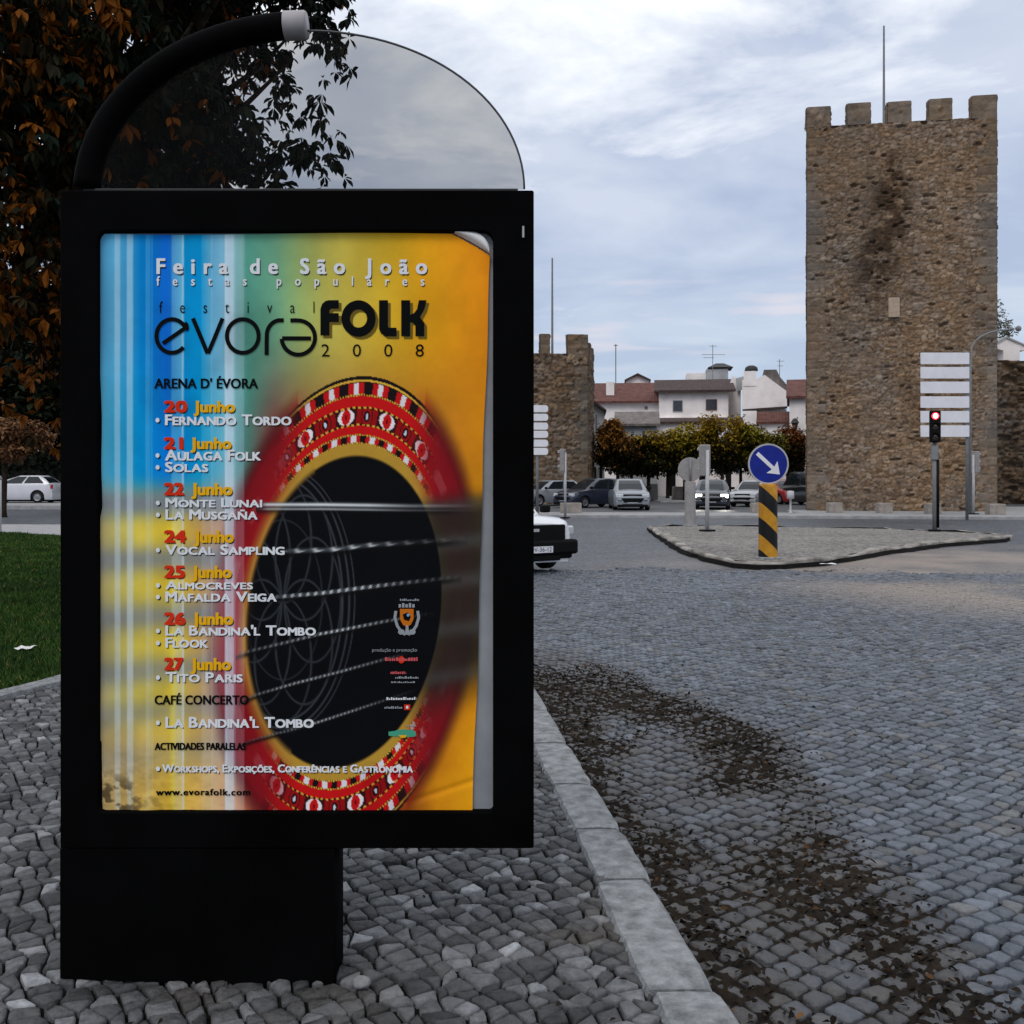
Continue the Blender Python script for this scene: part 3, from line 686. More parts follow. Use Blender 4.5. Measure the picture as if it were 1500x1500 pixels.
def smoked():
    m, n, b = newmat('smoked_acrylic'); L = n.links
    tr = n.nodes.new('ShaderNodeBsdfTransparent'); tr.inputs[0].default_value = (.77, .757, .735, 1)
    gl = n.nodes.new('ShaderNodeBsdfGlossy'); gl.inputs['Roughness'].default_value = .03; gl.inputs[0].default_value = (1, 1, 1, 1)
    fr = n.nodes.new('ShaderNodeFresnel'); fr.inputs[0].default_value = 1.09
    df = n.nodes.new('ShaderNodeBsdfDiffuse'); df.inputs[0].default_value = (.45, .45, .44, 1)
    t = n.nodes.new('ShaderNodeTexCoord'); nz = n.nodes.new('ShaderNodeTexNoise'); nz.inputs['Scale'].default_value = 6; nz.inputs['Detail'].default_value = 8
    L.new(t.outputs['Object'], nz.inputs['Vector'])
    mr = n.nodes.new('ShaderNodeMapRange'); mr.inputs[1].default_value = .4; mr.inputs[2].default_value = .8; mr.inputs[3].default_value = 0.0; mr.inputs[4].default_value = .008
    L.new(nz.outputs['Fac'], mr.inputs[0])
    m1 = n.nodes.new('ShaderNodeMixShader'); L.new(fr.outputs[0], m1.inputs[0]); L.new(tr.outputs[0], m1.inputs[1]); L.new(gl.outputs[0], m1.inputs[2])
    m2 = n.nodes.new('ShaderNodeMixShader'); L.new(mr.outputs[0], m2.inputs[0]); L.new(m1.outputs[0], m2.inputs[1]); L.new(df.outputs[0], m2.inputs[2])
    L.new(m2.outputs[0], n.nodes['Material Output'].inputs[0]); return m
YP = YB + .075
dome = [(132 + 318 - 318 * math.cos(a), 277 - 232 * math.sin(a)) for a in [math.pi * k / 60 for k in range(61)]]
flat_shape('arched_panel', [dome], YP, YP + .005, smoked(), stand)
b_ = MB(); b_.tube([P(x, y, YP + .0025) for x, y in dome[26:]], .0035, 6); b_.build('panel_edge', mat('dark_edge_trim', (.045, .05, .055), .4), stand, world=True, smooth=True)
arc = [(450 - 322 * math.cos(R(a)), 286 - 249 * math.sin(R(a))) for a in np.linspace(2, 85.5, 30)]
b_ = MB(); pts = [P(x, y, YP) for x, y in arc]; b_.tube(pts, .042, 16)
b_.build('curved_arm', M['black'], stand, world=True, smooth=True)
b_ = MB(); e0, e1 = P(417, 38, YP), P(450, 37, YP); ax = (e1 - e0)
b_.tube([e0, e0 + ax * .05, e0 + ax * .9, e0 + ax], [.0445, .0445, .0445, .040], 20); b_.build('end_cap', mat('grey_cap', (.34, .32, .33), .6), stand, world=True, smooth=True)
b_ = MB(); c_ = P(766.5, 340, YB); b_.box((c_.x, YB - .002, c_.z), (.006, .006, .035)); b_.build('lock', M['lightgrey'], stand, world=True)
b_ = MB(); c_ = P(435, 276, YB); b_.box((c_.x, YP, c_.z + .006), (1.36, .045, .018)); b_.build('panel_clamp', mat('worn_dark_clamp', (.012, .012, .013), .5, var=.5, scale=20), stand, world=True, bevel=.002)

# ------------------------------------------------------------------ the printed poster
YQ = YB + .022
poster = thing('poster', 'blue, yellow and orange folk festival poster with guitar sound hole and concert dates', 'poster', (P(430, 0, YQ).x, YQ, P(0, 1190, YQ).z))
def wrinkle(x, y):
    """Forward bulge of the paper (metres) at photo pixel x, y."""
    s_ = .008 * (fbm(x / 190, y / 260, 3, 3) - .5) + .0035 * (fbm(x / 60, y / 70, 5, 3) - .5)
    lowl = sstep(430, 150, x) * sstep(1060, 1180, y)
    s_ = s_ + lowl * .012 * (fbm(x / 26, y / 20, 9, 3) - .5)
    ridge = np.exp(-((y - (1178 - (x - 600) * .33)) / 5.0) ** 2) * sstep(590, 620, x) * .004
    return np.clip(s_ - ridge, -.011, .011)
def paint(x, y):
    sh = x.shape
    def C(r, g, b): return np.array([r, g, b], float)
    def interp(stops, t):
        xs_ = [s_[0] for s_ in stops]; return np.stack([np.interp(t, xs_, [s_[1][k] for s_ in stops]) for k in range(3)], -1)
    def over(c, col, a): a = np.clip(a, 0, 1)[..., None]; return c * (1 - a) + (np.array(col, float) if not isinstance(col, np.ndarray) else col) * a
    top = interp([(145, (70, 140, 180)), (163, (85, 165, 205)), (190, (50, 150, 205)), (203, (0, 130, 205)), (222, (0, 118, 205)), (240, (10, 110, 220)), (247, (20, 120, 205)), (262, (50, 160, 205)), (268, (0, 140, 200)), (292, (0, 142, 205)), (302, (60, 155, 200)), (322, (95, 170, 205)), (350, (100, 160, 150)), (360, (80, 148, 130)), (400, (105, 160, 128)), (440, (150, 170, 100)), (480, (182, 172, 78)), (520, (192, 168, 62)), (570, (203, 163, 40)), (620, (216, 154, 24)), (715, (220, 134, 20))], x)
    mid = interp([(145, (80, 160, 190)), (200, (0, 140, 200)), (240, (0, 120, 210)), (290, (0, 150, 205)), (330, (90, 175, 195)), (362, (75, 135, 120)), (400, (120, 80, 70)), (450, (150, 110, 60)), (650, (190, 120, 30)), (715, (205, 130, 18))], x)
    low = interp([(145, (185, 168, 108)), (165, (190, 178, 95)), (200, (212, 190, 70)), (235, (212, 182, 48)), (252, (238, 205, 40)), (268, (216, 178, 60)), (300, (196, 150, 95)), (330, (198, 135, 112)), (352, (165, 85, 78)), (400, (125, 28, 34)), (460, (110, 22, 26)), (650, (180, 110, 25)), (715, (212, 140, 14))], x)
    bot = interp([(145, (200, 170, 110)), (200, (205, 168, 85)), (250, (222, 180, 60)), (300, (205, 165, 95)), (350, (190, 120, 85)), (400, (165, 38, 38)), (480, (150, 28, 30)), (600, (150, 80, 20)), (640, (198, 128, 18)), (715, (214, 150, 18))], x)
    a1 = sstep(470, 640, y)[..., None]; c = top * (1 - a1) + mid * a1
    a2 = sstep(690, 775, y + (x - 145) * .05)[..., None]; c = c * (1 - a2) + low * a2
    a3 = sstep(1020, 1120, y)[..., None]; c = c * (1 - a3) + bot * a3
    c = c * (1 + .10 * (fbm(x / 70, y / 90, 12) - .5) * 2)[..., None]
    left = sstep(395, 330, x)
    for yc, w_, st in ((738, 22, .92), (822, 22, .85), (908, 23, .8), (990, 23, .75), (1052, 22, .6), (1118, 28, .4)):
        yy = y + (x - 145) * .06 * (yc - 735) / 200
        c = over(c, C(118, 124, 132), np.exp(-((yy - yc) / w_) ** 2) * st * left)
    # red fade-in left of the rosette
    red = np.exp(-(np.maximum(0, 430 - x) / 48) ** 2) * sstep(585, 690, y + (430 - x) * .35) * sstep(700, 470, x)
    c = over(c, C(116, 22, 28), red * .95 * sstep(1150, 1120, y + 0 * x))
    # rosette
    def ring_t(xx, yy):
        cx = 502 - (yy - 898) * .083; dx = xx - cx; dy = yy - 898
        lo = np.full(xx.shape, -1.0); hi = np.full(xx.shape, 3.0)
        for _ in range(22):
            m_ = (lo + hi) / 2; f = (dx / (143 + 50 * m_)) ** 2 + (dy / (231 + 116 * m_)) ** 2
            lo = np.where(f > 1, m_, lo); hi = np.where(f > 1, hi, m_)
        return (lo + hi) / 2, dx, dy
    t, dx, dy = ring_t(x, y)
    sharp = sstep(125, 70, np.abs(dx + .35 * 0)) * np.where(y < 898, 1, sstep(-95, -30, dx))
    sharp = np.where(y > 898, sstep(-110, -40, dx) * sstep(150, 90, dx), sharp)
    ang = np.arctan2(dx / 1.0, np.abs(dy) / 1.6)                      # 0 at the top and the bottom
    phase = ang * 11.2
    ringc = np.zeros(sh + (3,)); K = lambda r, g, b: np.array([r, g, b], float)
    RED, BLK, WHT, GLD = K(185, 20, 22), K(22, 16, 18), K(205, 205, 208), K(205, 160, 55)
    ringc[:] = RED
    fr = ang * 5.7 + .75; cell = fr - np.floor(fr)
    def band(a, b__): return (t >= a) & (t < b__)
    pat = np.where((cell > .40)[..., None] & (cell < .60)[..., None], WHT, np.where(((cell > .18) & (cell < .82))[..., None], RED, BLK))
    ringc = np.where(band(.78, .925)[..., None], pat, ringc)
    ringc = np.where((band(.965, 1.01) | band(.925, .938))[..., None], BLK, ringc)
    ringc = np.where((band(.938, .965))[..., None], GLD, ringc)
    ringc = np.where(band(.757, .78)[..., None], np.where(((fr * 9) % 1 > .45)[..., None], GLD, BLK), ringc)
    # the band of ovals
    eb = band(.40, .60)
    v_ = (t - .50) / .10; fr2 = (ang - .056) / .17 + .5; ce = (fr2 - np.floor(fr2) - .5) * 2; alt = (np.floor(fr2) % 2) != 0
    e1 = (ce / .78) ** 2 + v_ ** 2; e2 = (ce / .42) ** 2 + (v_ / 1.0) ** 2; e3 = (ce / .13) ** 2 + (v_ / .45) ** 2
    eye = np.where((e2 < 1)[..., None], np.where((e3 < .5)[..., None], K(90, 10, 12), RED), np.where((e1 < 1)[..., None], K(222, 215, 218), BLK * 1.0 + K(30, 0, 0)))
    gem = np.where((e3 < .7)[..., None], K(190, 205, 215), np.where((e2 < .55)[..., None], K(40, 12, 16), np.where((e2 < 1.3)[..., None], K(150, 16, 18), np.where((e2 < 1.8)[..., None], BLK, RED * .75))))
    ringc = np.where(eb[..., None], np.where(alt[..., None], eye, gem), ringc)
    ringc = np.where((band(.60, .622) | band(.378, .40))[..., None], np.where(((fr * 4) % 1 > .5)[..., None], GLD, BLK), ringc)
    pat2 = np.where(((cell > .36) & (cell < .64))[..., None], WHT, np.where(((cell > .15) & (cell < .85))[..., None], RED, BLK))
    ringc = np.where(band(.165, .25)[..., None], pat2, ringc)
    ringc = np.where((band(.25, .27) | band(.15, .165))[..., None], np.where(((fr * 8) % 1 > .4)[..., None], GLD, BLK), ringc)
    ringc = np.where(band(-.05, .15)[..., None], K(196, 152, 55) * (1 + .12 * v_.clip(-1, 1))[..., None], ringc)
    blur = interp([(-.1, (150, 105, 45)), (.05, (170, 120, 50)), (.16, (150, 70, 35)), (.3, (140, 20, 28)), (.8, (120, 18, 26)), (1.05, (70, 22, 24)), (1.3, (60, 30, 22))], t)
    smear = sstep(.25, .6, np.sin(phase * 1.55) * .5 + .25) * ((t > .42) & (t < .58))
    blur = over(blur, K(165, 95, 100), smear * .35)
    rc = ringc * sharp[..., None] + blur * (1 - sharp[..., None])
    amask = sstep(1.10 + .10 * 0, .98, t + (1 - sharp) * .05 * np.sin(x * 0)) 
    soft = sstep(1.28, .85, t)
    am = np.where(sharp > .6, (t < 1.01) * 1.0, soft)
    am = am * sharp + soft * (1 - sharp)
    am = am * np.where(dx < 0, sstep(-210, -150, dx) * .55 + .45, 1.0)
    am = np.where(t < .9, np.maximum(am, sstep(-215, -165, dx)), am)
    c = over(c, rc, am)
    # right-hand shade of the strings on the soundboard
    dk = sstep(712, 760, y + (x - 640) * .1) * sstep(1080, 985, y + (x - 640) * .55) * sstep(585, 640, x)
    c = over(c, K(40, 36, 31), dk * .93)
    for yc in (745, 803, 860, 930, 1000):
        c = over(c, K(72, 72, 70), dk * np.exp(-((y - yc + (x - 600) * .12) / 12) ** 2) * .6)
    # sound hole
    edge = np.where(dx < -60, .09, .03)
    hole = sstep(edge * .6, -edge, t)
    c = over(c, K(9, 10, 13), hole)
    lf = sstep(-150, -128, dx) ; c = over(c, K(70, 50, 30), hole * (1 - lf) * .5)
    # pale lace rosette inside the hole
    def ell(cx, cy, rx, ry, w_, rot=0, st=1.0):
        a = R(rot); ex = (x - cx) * math.cos(a) + (y - cy) * math.sin(a); ey = -(x - cx) * math.sin(a) + (y - cy) * math.cos(a)
        q_ = np.sqrt((ex / rx) ** 2 + (ey / ry) ** 2) + 1e-6; d_ = np.abs(q_ - 1) * np.sqrt(ex ** 2 + ey ** 2) / q_
        return np.exp(-(d_ / w_) ** 2) * st
    lace = np.zeros(sh); hm = hole * sstep(-150, -120, dx)
    for args in ((412, 880, 98, 190, 1.5), (412, 880, 88, 178, 1.6), (412, 880, 106, 196, .9)): lace = np.maximum(lace, ell(*args))
    for k in range(8):
        a = k * math.pi / 4; lace = np.maximum(lace, ell(412 + 44 * math.cos(a), 880 + 88 * math.sin(a), 42, 92, 1.7, 0, .8))
    lace = np.maximum(lace, ell(412, 880, 58, 118, 1.2, 0, .6))
    c = over(c, K(88, 94, 100), lace * hm * .62)
    # six strings
    def string(pts, w0, tw, amp, br=210):
        nonlocal c
        xs_, ys_, bs = zip(*pts); yc = np.interp(x, xs_, ys_); bb = np.interp(x, xs_, bs) * ((x > xs_[0]) & (x < xs_[-1]))
        d_ = y - yc
        c = over(c, K(12, 12, 13), np.exp(-((d_ - w0 * 1.6) / (w0 * 1.5)) ** 2) * (bb > .02) * .7 * sstep(700, 640, x))
        c = over(c, K(70, 74, 78), np.exp(-(d_ / (w0 * 1.1)) ** 4) * bb * .75)
        if tw: core = np.exp(-((d_ - amp * np.sin((x + d_ * 2.2) * 2 * math.pi / tw)) / (w0 * .5)) ** 2) * (0.55 + .45 * np.sin((x + 2) * 2 * math.pi / tw))
        else: core = np.exp(-((d_ + .6) / (w0 * .55)) ** 2) + .7 * np.exp(-((d_ - 6) / 1.6) ** 2)
        c = over(c, K(br, br + 4, br + 6), core * bb)
    string([(372, 740, 0), (390, 740, .9), (470, 740, 1), (540, 741, .9), (600, 742, .45), (690, 742, .05), (700, 742, 0)], 4.2, 0, 0)
    string([(405, 808, 0), (418, 808, .8), (480, 806, 1), (540, 799, .9), (590, 796, .4), (690, 789, .0)], 3.4, 27, 1.6)
    string([(395, 876, 0), (412, 875, .8), (470, 870, 1), (530, 862, .95), (580, 856, .55), (680, 845, 0)], 2.9, 11.5, 1.6)
    string([(340, 962, 0), (365, 955, .35), (420, 942, .55), (463, 931, 1), (500, 924, 1), (560, 912, .6), (600, 905, .2), (640, 898, 0)], 2.5, 8.2, 1.3)
    string([(345, 1030, 0), (372, 1020, .5), (430, 1003, .9), (500, 985, .95), (560, 968, .5), (600, 958, 0)], 2.3, 6.4, 1.1, 190)
    string([(345, 1094, 0), (372, 1085, .3), (430, 1070, .6), (462, 1061, .95), (520, 1042, .8), (565, 1027, .35), (610, 1012, 0)], 2.1, 5.6, 1.0, 185)
    # printed light columns on the left
    for xc, w_, st in ((168, 4.2, .42), (186.5, 4.6, .5), (213, 3.5, .22), (219, 1.2, .2), (257, 9, .28), (264.5, 1.4, .5), (300, 8, .15), (318, 12, .22), (333, 6.6, .72), (347, 8, .25), (341, 1.2, .25)):
        c = over(c, K(205, 220, 232), sstep(w_ + .9, w_ - .9, np.abs(x - xc)) * st)
    c = over(c, K(228, 205, 50), sstep(5, 3.5, np.abs(x - 249)) * .35 * sstep(900, 960, y))
    c = over(c, K(10, 100, 205), sstep(4, 2.5, np.abs(x - 243)) * .35 * sstep(700, 650, y))
    # grubby lower left corner and handling marks
    g = sstep(260, 160, x) * sstep(1120, 1165, y) * sstep(.45, .62, fbm(x / 14, y / 12, 33))
    c = over(c, K(70, 58, 40), g * .8)
    c = c * (1 - .10 * sstep(.55, .8, fbm(x / 120, y / 120, 44)))[..., None]
    return np.clip(c, 0, 255) / 255
def poster_sheet():
    nx, ny = 420, 620
    u, v = np.meshgrid(np.linspace(0, 1, nx), np.linspace(0, 1, ny), indexing='ij')
    yt = 340 + 1.5 * np.sin(u * 7); y = yt + (1190.5 - yt) * v
    xl = np.interp(y, [338, 350, 520, 560, 740, 760, 1085, 1090, 1140, 1192], [146, 141, 141, 144, 146, 142, 142, 145, 146, 145]) + .8 * np.sin(y / 23)
    xr = np.interp(y, [338, 380, 640, 750, 900, 1030, 1192], [721, 717.5, 708.5, 705, 701.5, 697.5, 691]) + .8 * np.sin(y / 37)
    x = xl + (xr - xl) * u
    c = lin(paint(x, y))
    Yd = YQ - wrinkle(x, y)
    V = np.stack([(x - 750) / F * YB, Yd, H + (700 - y) / F * YB], -1)
    V = V - np.array(poster.location)
    ii = np.arange(nx * ny).reshape(nx, ny)
    Q = np.stack([ii[:-1, :-1], ii[:-1, 1:], ii[1:, 1:], ii[1:, :-1]], -1).reshape(-1, 4)
    xc = x.ravel()[Q].mean(1); yc = y.ravel()[Q].mean(1)
    cut = 341 + (xc - 662) * .46 + (np.maximum(xc - 662, 0) / 56) ** 2 * 6
    keep = ~((xc > 662) & (yc < cut))
    Q = Q[keep]
    # worn edge notches
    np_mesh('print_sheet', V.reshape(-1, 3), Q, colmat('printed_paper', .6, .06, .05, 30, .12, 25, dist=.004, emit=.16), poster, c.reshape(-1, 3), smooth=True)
poster_sheet()
# curled-over top right corner showing the white back
Vc = []; nn = 14
for i in range(nn + 1):
    s_ = i / nn; x0, y0 = 662 + 56 * s_, 341 + 26 * s_ + 6 * s_ * s_
    for j in range(5):
        k = j / 4; wdt = math.sin(math.pi * min(1, s_ * 1.05 + .03)) ** .7
        Vc.append(P(x0 + 3 + 12 * k * wdt, y0 - 1 - 12 * k * wdt - 3 * (1 - wdt) * 0, YB) + Vector((0, .020 - .012 * math.sin(k * math.pi) - .006 * k, 0)))
b_ = MB(); b_.add(Vc, [(i * 5 + j, i * 5 + j + 1, i * 5 + j + 6, i * 5 + j + 5) for i in range(nn) for j in range(4)])
b_.build('curled_corner', M['paper'], poster, world=True, smooth=True)

# lettering: real glyph meshes a couple of millimetres proud of the sheet
INK = {k: mat('ink_' + k, srgb(*v), 0.65, var=.03, spec=.05) for k, v in dict(white=(225, 228, 232), black=(10, 12, 14), red=(214, 52, 26), yellow=(236, 178, 24), grey=(150, 155, 160), shade=(38, 34, 32), olive=(112, 94, 36), rose=(205, 90, 95), green=(72, 160, 130), orange=(200, 110, 25), blue=(120, 170, 225)).items()}
CAP = None
def glyphs(body, bold=0.0, space=1.0, small=False, word=1.0):
    if small:
        V_, F_, x_, nb = [], [], 0.0, 0
        for ch in body:
            if ch == ' ': x_ += .30; continue
            k_ = .78 if (ch.islower()) else 1.0
            v, f = glyphs(ch.upper()); v = v.copy(); v[:, 0] -= v[:, 0].min(); v *= k_
            v[:, 0] += x_; V_.append(v); F_ += [tuple(nb + i for i in q_) for q_ in f]; nb += len(v)
            x_ = v[:, 0].max() + .085
        return np.concatenate(V_), F_
    cu = bpy.data.curves.new('t', 'FONT'); cu.body = body; cu.size = 1; cu.space_character = space; cu.space_word = word; cu.resolution_u = 3; cu.fill_mode = 'BOTH'
    ob = bpy.data.objects.new('t', cu); COL.objects.link(ob); bpy.context.view_layer.update()
    me = bpy.data.meshes.new_from_object(ob.evaluated_get(bpy.context.evaluated_depsgraph_get()))
    v = np.zeros(len(me.vertices) * 3, np.float32); me.vertices.foreach_get('co', v); v = v.reshape(-1, 3)
    f = [tuple(p.vertices) for p in me.polygons]
    bpy.data.meshes.remove(me); bpy.data.objects.remove(ob); bpy.data.curves.remove(cu); return v, f
capv, _ = glyphs('H'); CAP = float(capv[:, 1].max())
class Line:
    """One printed line: fits glyphs into photo pixels, adds an offset printed shadow."""
    def __init__(s, name): s.name = name; s.b = MB(); s.mats = []
    def mi(s, k):
        if k not in s.mats: s.mats.append(k)
        return s.mats.index(k)
    def put(s, px, faces, ink, lift):
        px = np.asarray(px); w = wrinkle(px[:, 0], px[:, 1])
        s.b.cm = s.mi(ink)
        s.b.add([((a - 750) / F * YB, YQ - wv - lift, H + (700 - b__) / F * YB) for (a, b__), wv in zip(px, w)], faces)
    def text(s, body, x0, x1, yt, yb, ink, bold=.02, space=1.0, small=False, shadow=(1.6, 1.8), word=1.0, slant=0.0):
        v, f = glyphs(body, bold, space, small, word); a, b__ = v[:, 0].min(), v[:, 0].max()
        k = (yb - yt) / CAP; x0 = x0 + max(0, bold) * (yb - yt) * 2.2; x1 = x1 - max(0, bold) * (yb - yt) * 2.2; yy = v[:, 1] * k
        px = np.stack([x0 + (v[:, 0] - a) / (b__ - a) * (x1 - x0) + slant * yy, yb - yy], -1)
        if shadow: s.put(px + np.array(shadow), f, 'shade', .0016)
        e = max(0.0, bold) * (yb - yt) * 2.2
        offs = [(0, 0)] if e < .05 else [(0, 0), (-e, -e * .5), (e, -e * .5), (-e, e * .5), (e, e * .5)]
        for n_, of in enumerate(offs): s.put(px + np.array(of), f, ink, .0026 + .00012 * n_)
        return s
    def poly(s, pts, ink, shadow=None, lift=.003):
        f = [tuple(range(len(pts)))]
        if shadow: s.put(np.array(pts, float) + np.array(shadow), f, 'olive' if shadow == (4, 4) else 'shade', .0016)
        s.put(pts, f, ink, lift); return s
    def stroke(s, pts, w, ink, shadow=None, lift=.003):
        pts = np.array(pts, float); d = np.gradient(pts, axis=0); d /= np.linalg.norm(d, axis=1)[:, None] + 1e-9; nrm = np.stack([-d[:, 1], d[:, 0]], -1) * w / 2
        px = np.concatenate([pts + nrm, pts - nrm]); n_ = len(pts); f = [(i, i + 1, n_ + i + 1, n_ + i) for i in range(n_ - 1)]
        if shadow: s.put(px + np.array(shadow), f, 'shade', .0014)
        s.put(px, f, ink, lift); return s
    def disc(s, cx, cy, rx, ry, ink, shadow=None, n=14, lift=.003):
        return s.poly([(cx + rx * math.cos(2 * math.pi * k / n), cy + ry * math.sin(2 * math.pi * k / n)) for k in range(n)], ink, shadow, lift)
    def done(s):
        return s.b.build(s.name, [INK[k] for k in s.mats], poster, world=True, fix=False)
Line('heading_lettering').text('Feira de São João', 226, 625, 377, 399, 'white', .022, 1.75, word=1.1, shadow=(2, 2.2)).done()
Line('subheading_lettering').text('festas populares', 226, 621, 403, 416.5, 'white', .012, 3.4, shadow=(1.2, 1.4)).done()
Line('festival_lettering').text('festival', 230, 459, 440, 457, 'black', -.002, 3.8, shadow=None).done()
def arc_(cx, cy, rx, ry, a0, a1, n=26): return [(cx + rx * math.cos(R(a)), cy - ry * math.sin(R(a))) for a in np.linspace(a0, a1, n)]
lg = Line('logotype_lettering'); Z_ = lambda zx, zy: (130 + zx / 4.286, 330 + zy / 4.286); sh_ = None; w_ = 6.2
lg.stroke([Z_(*q_) for q_ in arc_(510, 690, 98, 106, 35, 318)], w_, 'black'); lg.stroke([Z_(452, 737), Z_(530, 684), Z_(601, 634)], w_, 'black'); lg.stroke([Z_(x_, y_) for x_, y_ in ((598, 655), (606, 640), (603, 622), (590, 606))], w_, 'black')
lg.stroke([Z_(643, 578), Z_(690, 690), Z_(728, 783), Z_(737, 800)], w_, 'black'); lg.stroke([Z_(737, 800), Z_(746, 783), Z_(785, 690), Z_(830, 578)], w_, 'black')
lg.stroke([Z_(*q_) for q_ in arc_(957, 690, 100, 106, 0, 360, 44)], w_, 'black')
lg.stroke([Z_(1108, 810), Z_(1108, 740), Z_(1109, 690)] + [Z_(*q_) for q_ in arc_(1195, 685, 86, 95, 176, 96, 14)] + [Z_(1216, 591)], w_, 'black')
lg.stroke([Z_(1258, 592), Z_(1290, 591)] + [Z_(*q_) for q_ in arc_(1308, 700, 105, 108, 84, -176, 40)], w_, 'black'); lg.stroke([Z_(1206, 705), Z_(1300, 705), Z_(1388, 705)], w_, 'black')
lg.done()
fk_ = Line('title_lettering'); Zf = lambda pts: [(400 + a / 4.286, 330 + b__ / 4.286) for a, b__ in pts]
fk_.poly(Zf([(290, 685), (290, 520), (300, 488), (322, 468), (345, 463), (405, 463), (405, 515), (360, 515), (346, 525), (346, 545), (405, 545), (405, 600), (346, 600), (346, 685)]), 'black', (4, 4))
for rr in (0,):
    o_ = arc_(530, 578, 108, 115, 0, 360, 40); i_ = arc_(530, 578, 54, 58, 0, 360, 40); n_ = 40
    for ink_, off_, lf_ in (('olive', 4, .0016), ('black', 0, .003)):
        fk_.put(np.array(Zf(o_) + Zf(i_)) + off_, [(k, k + 1, n_ + k + 1, n_ + k) for k in range(n_ - 1)], ink_, lf_)
fk_.poly(Zf([(660, 463), (716, 463), (716, 628), (722, 637), (770, 637), (770, 690), (700, 690), (672, 672), (660, 645)]), 'black', (4, 4))
fk_.poly(Zf([(800, 463), (856, 463), (856, 555), (880, 545), (900, 520), (912, 463), (960, 463), (945, 520), (918, 568), (945, 610), (945, 690), (890, 690), (890, 625), (875, 605), (856, 600), (856, 690), (800, 690)]), 'black', (4, 4))
fk_.done()
Line('year_lettering').text('2008', 469, 620, 503, 521, 'black', -.002, 3.3, shadow=None).done()
Line('venue_lettering').text("ARENA D' ÉVORA", 223, 376, 554, 568, 'black', .022, 1.02, shadow=None).done()
def bullet(l, y): return l.disc(228, y, 3.0, 3.4, 'white', (1.4, 1.6))
def date(num, yt, yb, n1=270, j0=279, j1=338):
    Line('date_lettering').text(num, 237, n1, yt, yb, 'red', .045, 1.02, shadow=(2, 2.2)).text('Junho', j0, j1, yt, yb, 'yellow', .03, 1.0, shadow=(2, 2.2)).done()
def act(body, x1, yt, yb, name='performer_lettering', x0=239):
    l = Line(name); bullet(l, (yt + yb) / 2 + .5); l.text(body, x0, x1, yt, yb, 'white', .026, 1.06, True); l.done()
date('20', 587, 603, 272, 281, 342); act('Fernando Tordo', 425, 607, 622)
date('21', 641, 657, 266, 276, 337); act('Aulaga Folk', 380, 659, 674); act('Solas', 302, 677, 691)
date('22', 708, 725, 267, 277, 338); act('Monte Lunai', 382, 730, 743); act('La Musgaña', 375, 747, 761)
date('24', 778, 795, 270, 281, 340); act('Vocal Sampling', 415, 799, 813)
date('25', 830, 847, 268, 278, 337); act('Almocreves', 368, 852, 864); act('Mafalda Veiga', 403, 868, 882)
date('26', 899, 916, 269, 279, 339); act("La Bandina'l Tombo", 461, 918, 932); act('Flook', 302, 936, 950)
date('27', 966, 983, 266, 276, 336); act('Tito Paris', 353, 987, 1001)
Line('venue_lettering').text('CAFÉ CONCERTO', 223, 362, 1021, 1034, 'black', .022, 1.02, shadow=None).done()
act("La Bandina'l Tombo", 458, 1053, 1068)
Line('venue_lettering').text('ACTIVIDADES PARALELAS', 223, 358, 1091, 1101, 'black', .03, 1.0, shadow=None).done()
act('Workshops, Exposições, Conferências e Gastronomia', 604, 1123, 1134, 'programme_lettering', 234)
Line('web_address_lettering').text('www.evorafolk.com', 225, 364, 1159, 1168, 'black', .03, 1.15, shadow=None).done()
# crest and sponsors' marks at the right
cr = Line('crest')
for sx in (-1, 1): cr.stroke([(595 + sx * a, b__) for a, b__ in ((16, 896), (17.5, 906), (14, 918), (8, 927), (2, 931))], 4.2, 'grey'); cr.disc(595 + sx * 8, 927, 5, 4, 'grey')
cr.poly([(585, 893), (605, 893), (605, 908), (601, 916), (595, 920), (589, 916), (585, 908)], 'orange', None, .0034)
cr.poly([(589, 901), (597, 898), (601, 905), (598, 911), (591, 909)], 'black', None, .004); cr.disc(597, 902, 2.2, 2.4, 'blue', None, 8, .0046)
cr.poly([(594, 917), (597, 917), (599, 931), (592, 931)], 'grey', None, .0042)
for k in range(5): cr.poly([(583 + k * 5, 891), (583 + k * 5, 886 - 1.5 * (k % 2)), (586.5 + k * 5, 886 - 1.5 * (k % 2)), (586.5 + k * 5, 891)], 'grey')
cr.done()
def smudge(name, x0, x1, y, h_, ink, seed):
    """Print too small to read in the photograph: a row of broken strokes."""
    r_ = random.Random(seed); l = Line(name); x_ = x0
    while x_ < x1:
        w2 = r_.uniform(1.2, 3.2); t_ = r_.uniform(.5, 1)
        l.poly([(x_, y + h_ / 2), (x_, y + h_ / 2 - h_ * t_), (min(x1, x_ + w2), y + h_ / 2 - h_ * t_), (min(x1, x_ + w2), y + h_ / 2)], ink); x_ += w2 + r_.uniform(.6, 1.3)
    l.done()
smudge('small_print', 585, 613, 879.5, 3.4, 'grey', 1)
Line('small_print').text('produção e promoção', 544, 610, 951, 956, 'grey', .0, 1, shadow=None).done()
smudge('sponsor_mark', 563, 611, 967, 5.5, 'rose', 2)
l = Line('sponsor_mark'); l.disc(587, 968, 4.5, 5.5, 'red'); l.done()
smudge('sponsor_mark', 571, 594, 987, 4, 'rose', 3); smudge('small_print', 578, 612, 994, 3.5, 'grey', 4); smudge('small_print', 572, 607, 1001, 2.4, 'grey', 5)
smudge('small_print', 565, 609, 1025, 4.2, 'white', 6); smudge('small_print', 562, 588, 1038, 4, 'grey', 7)
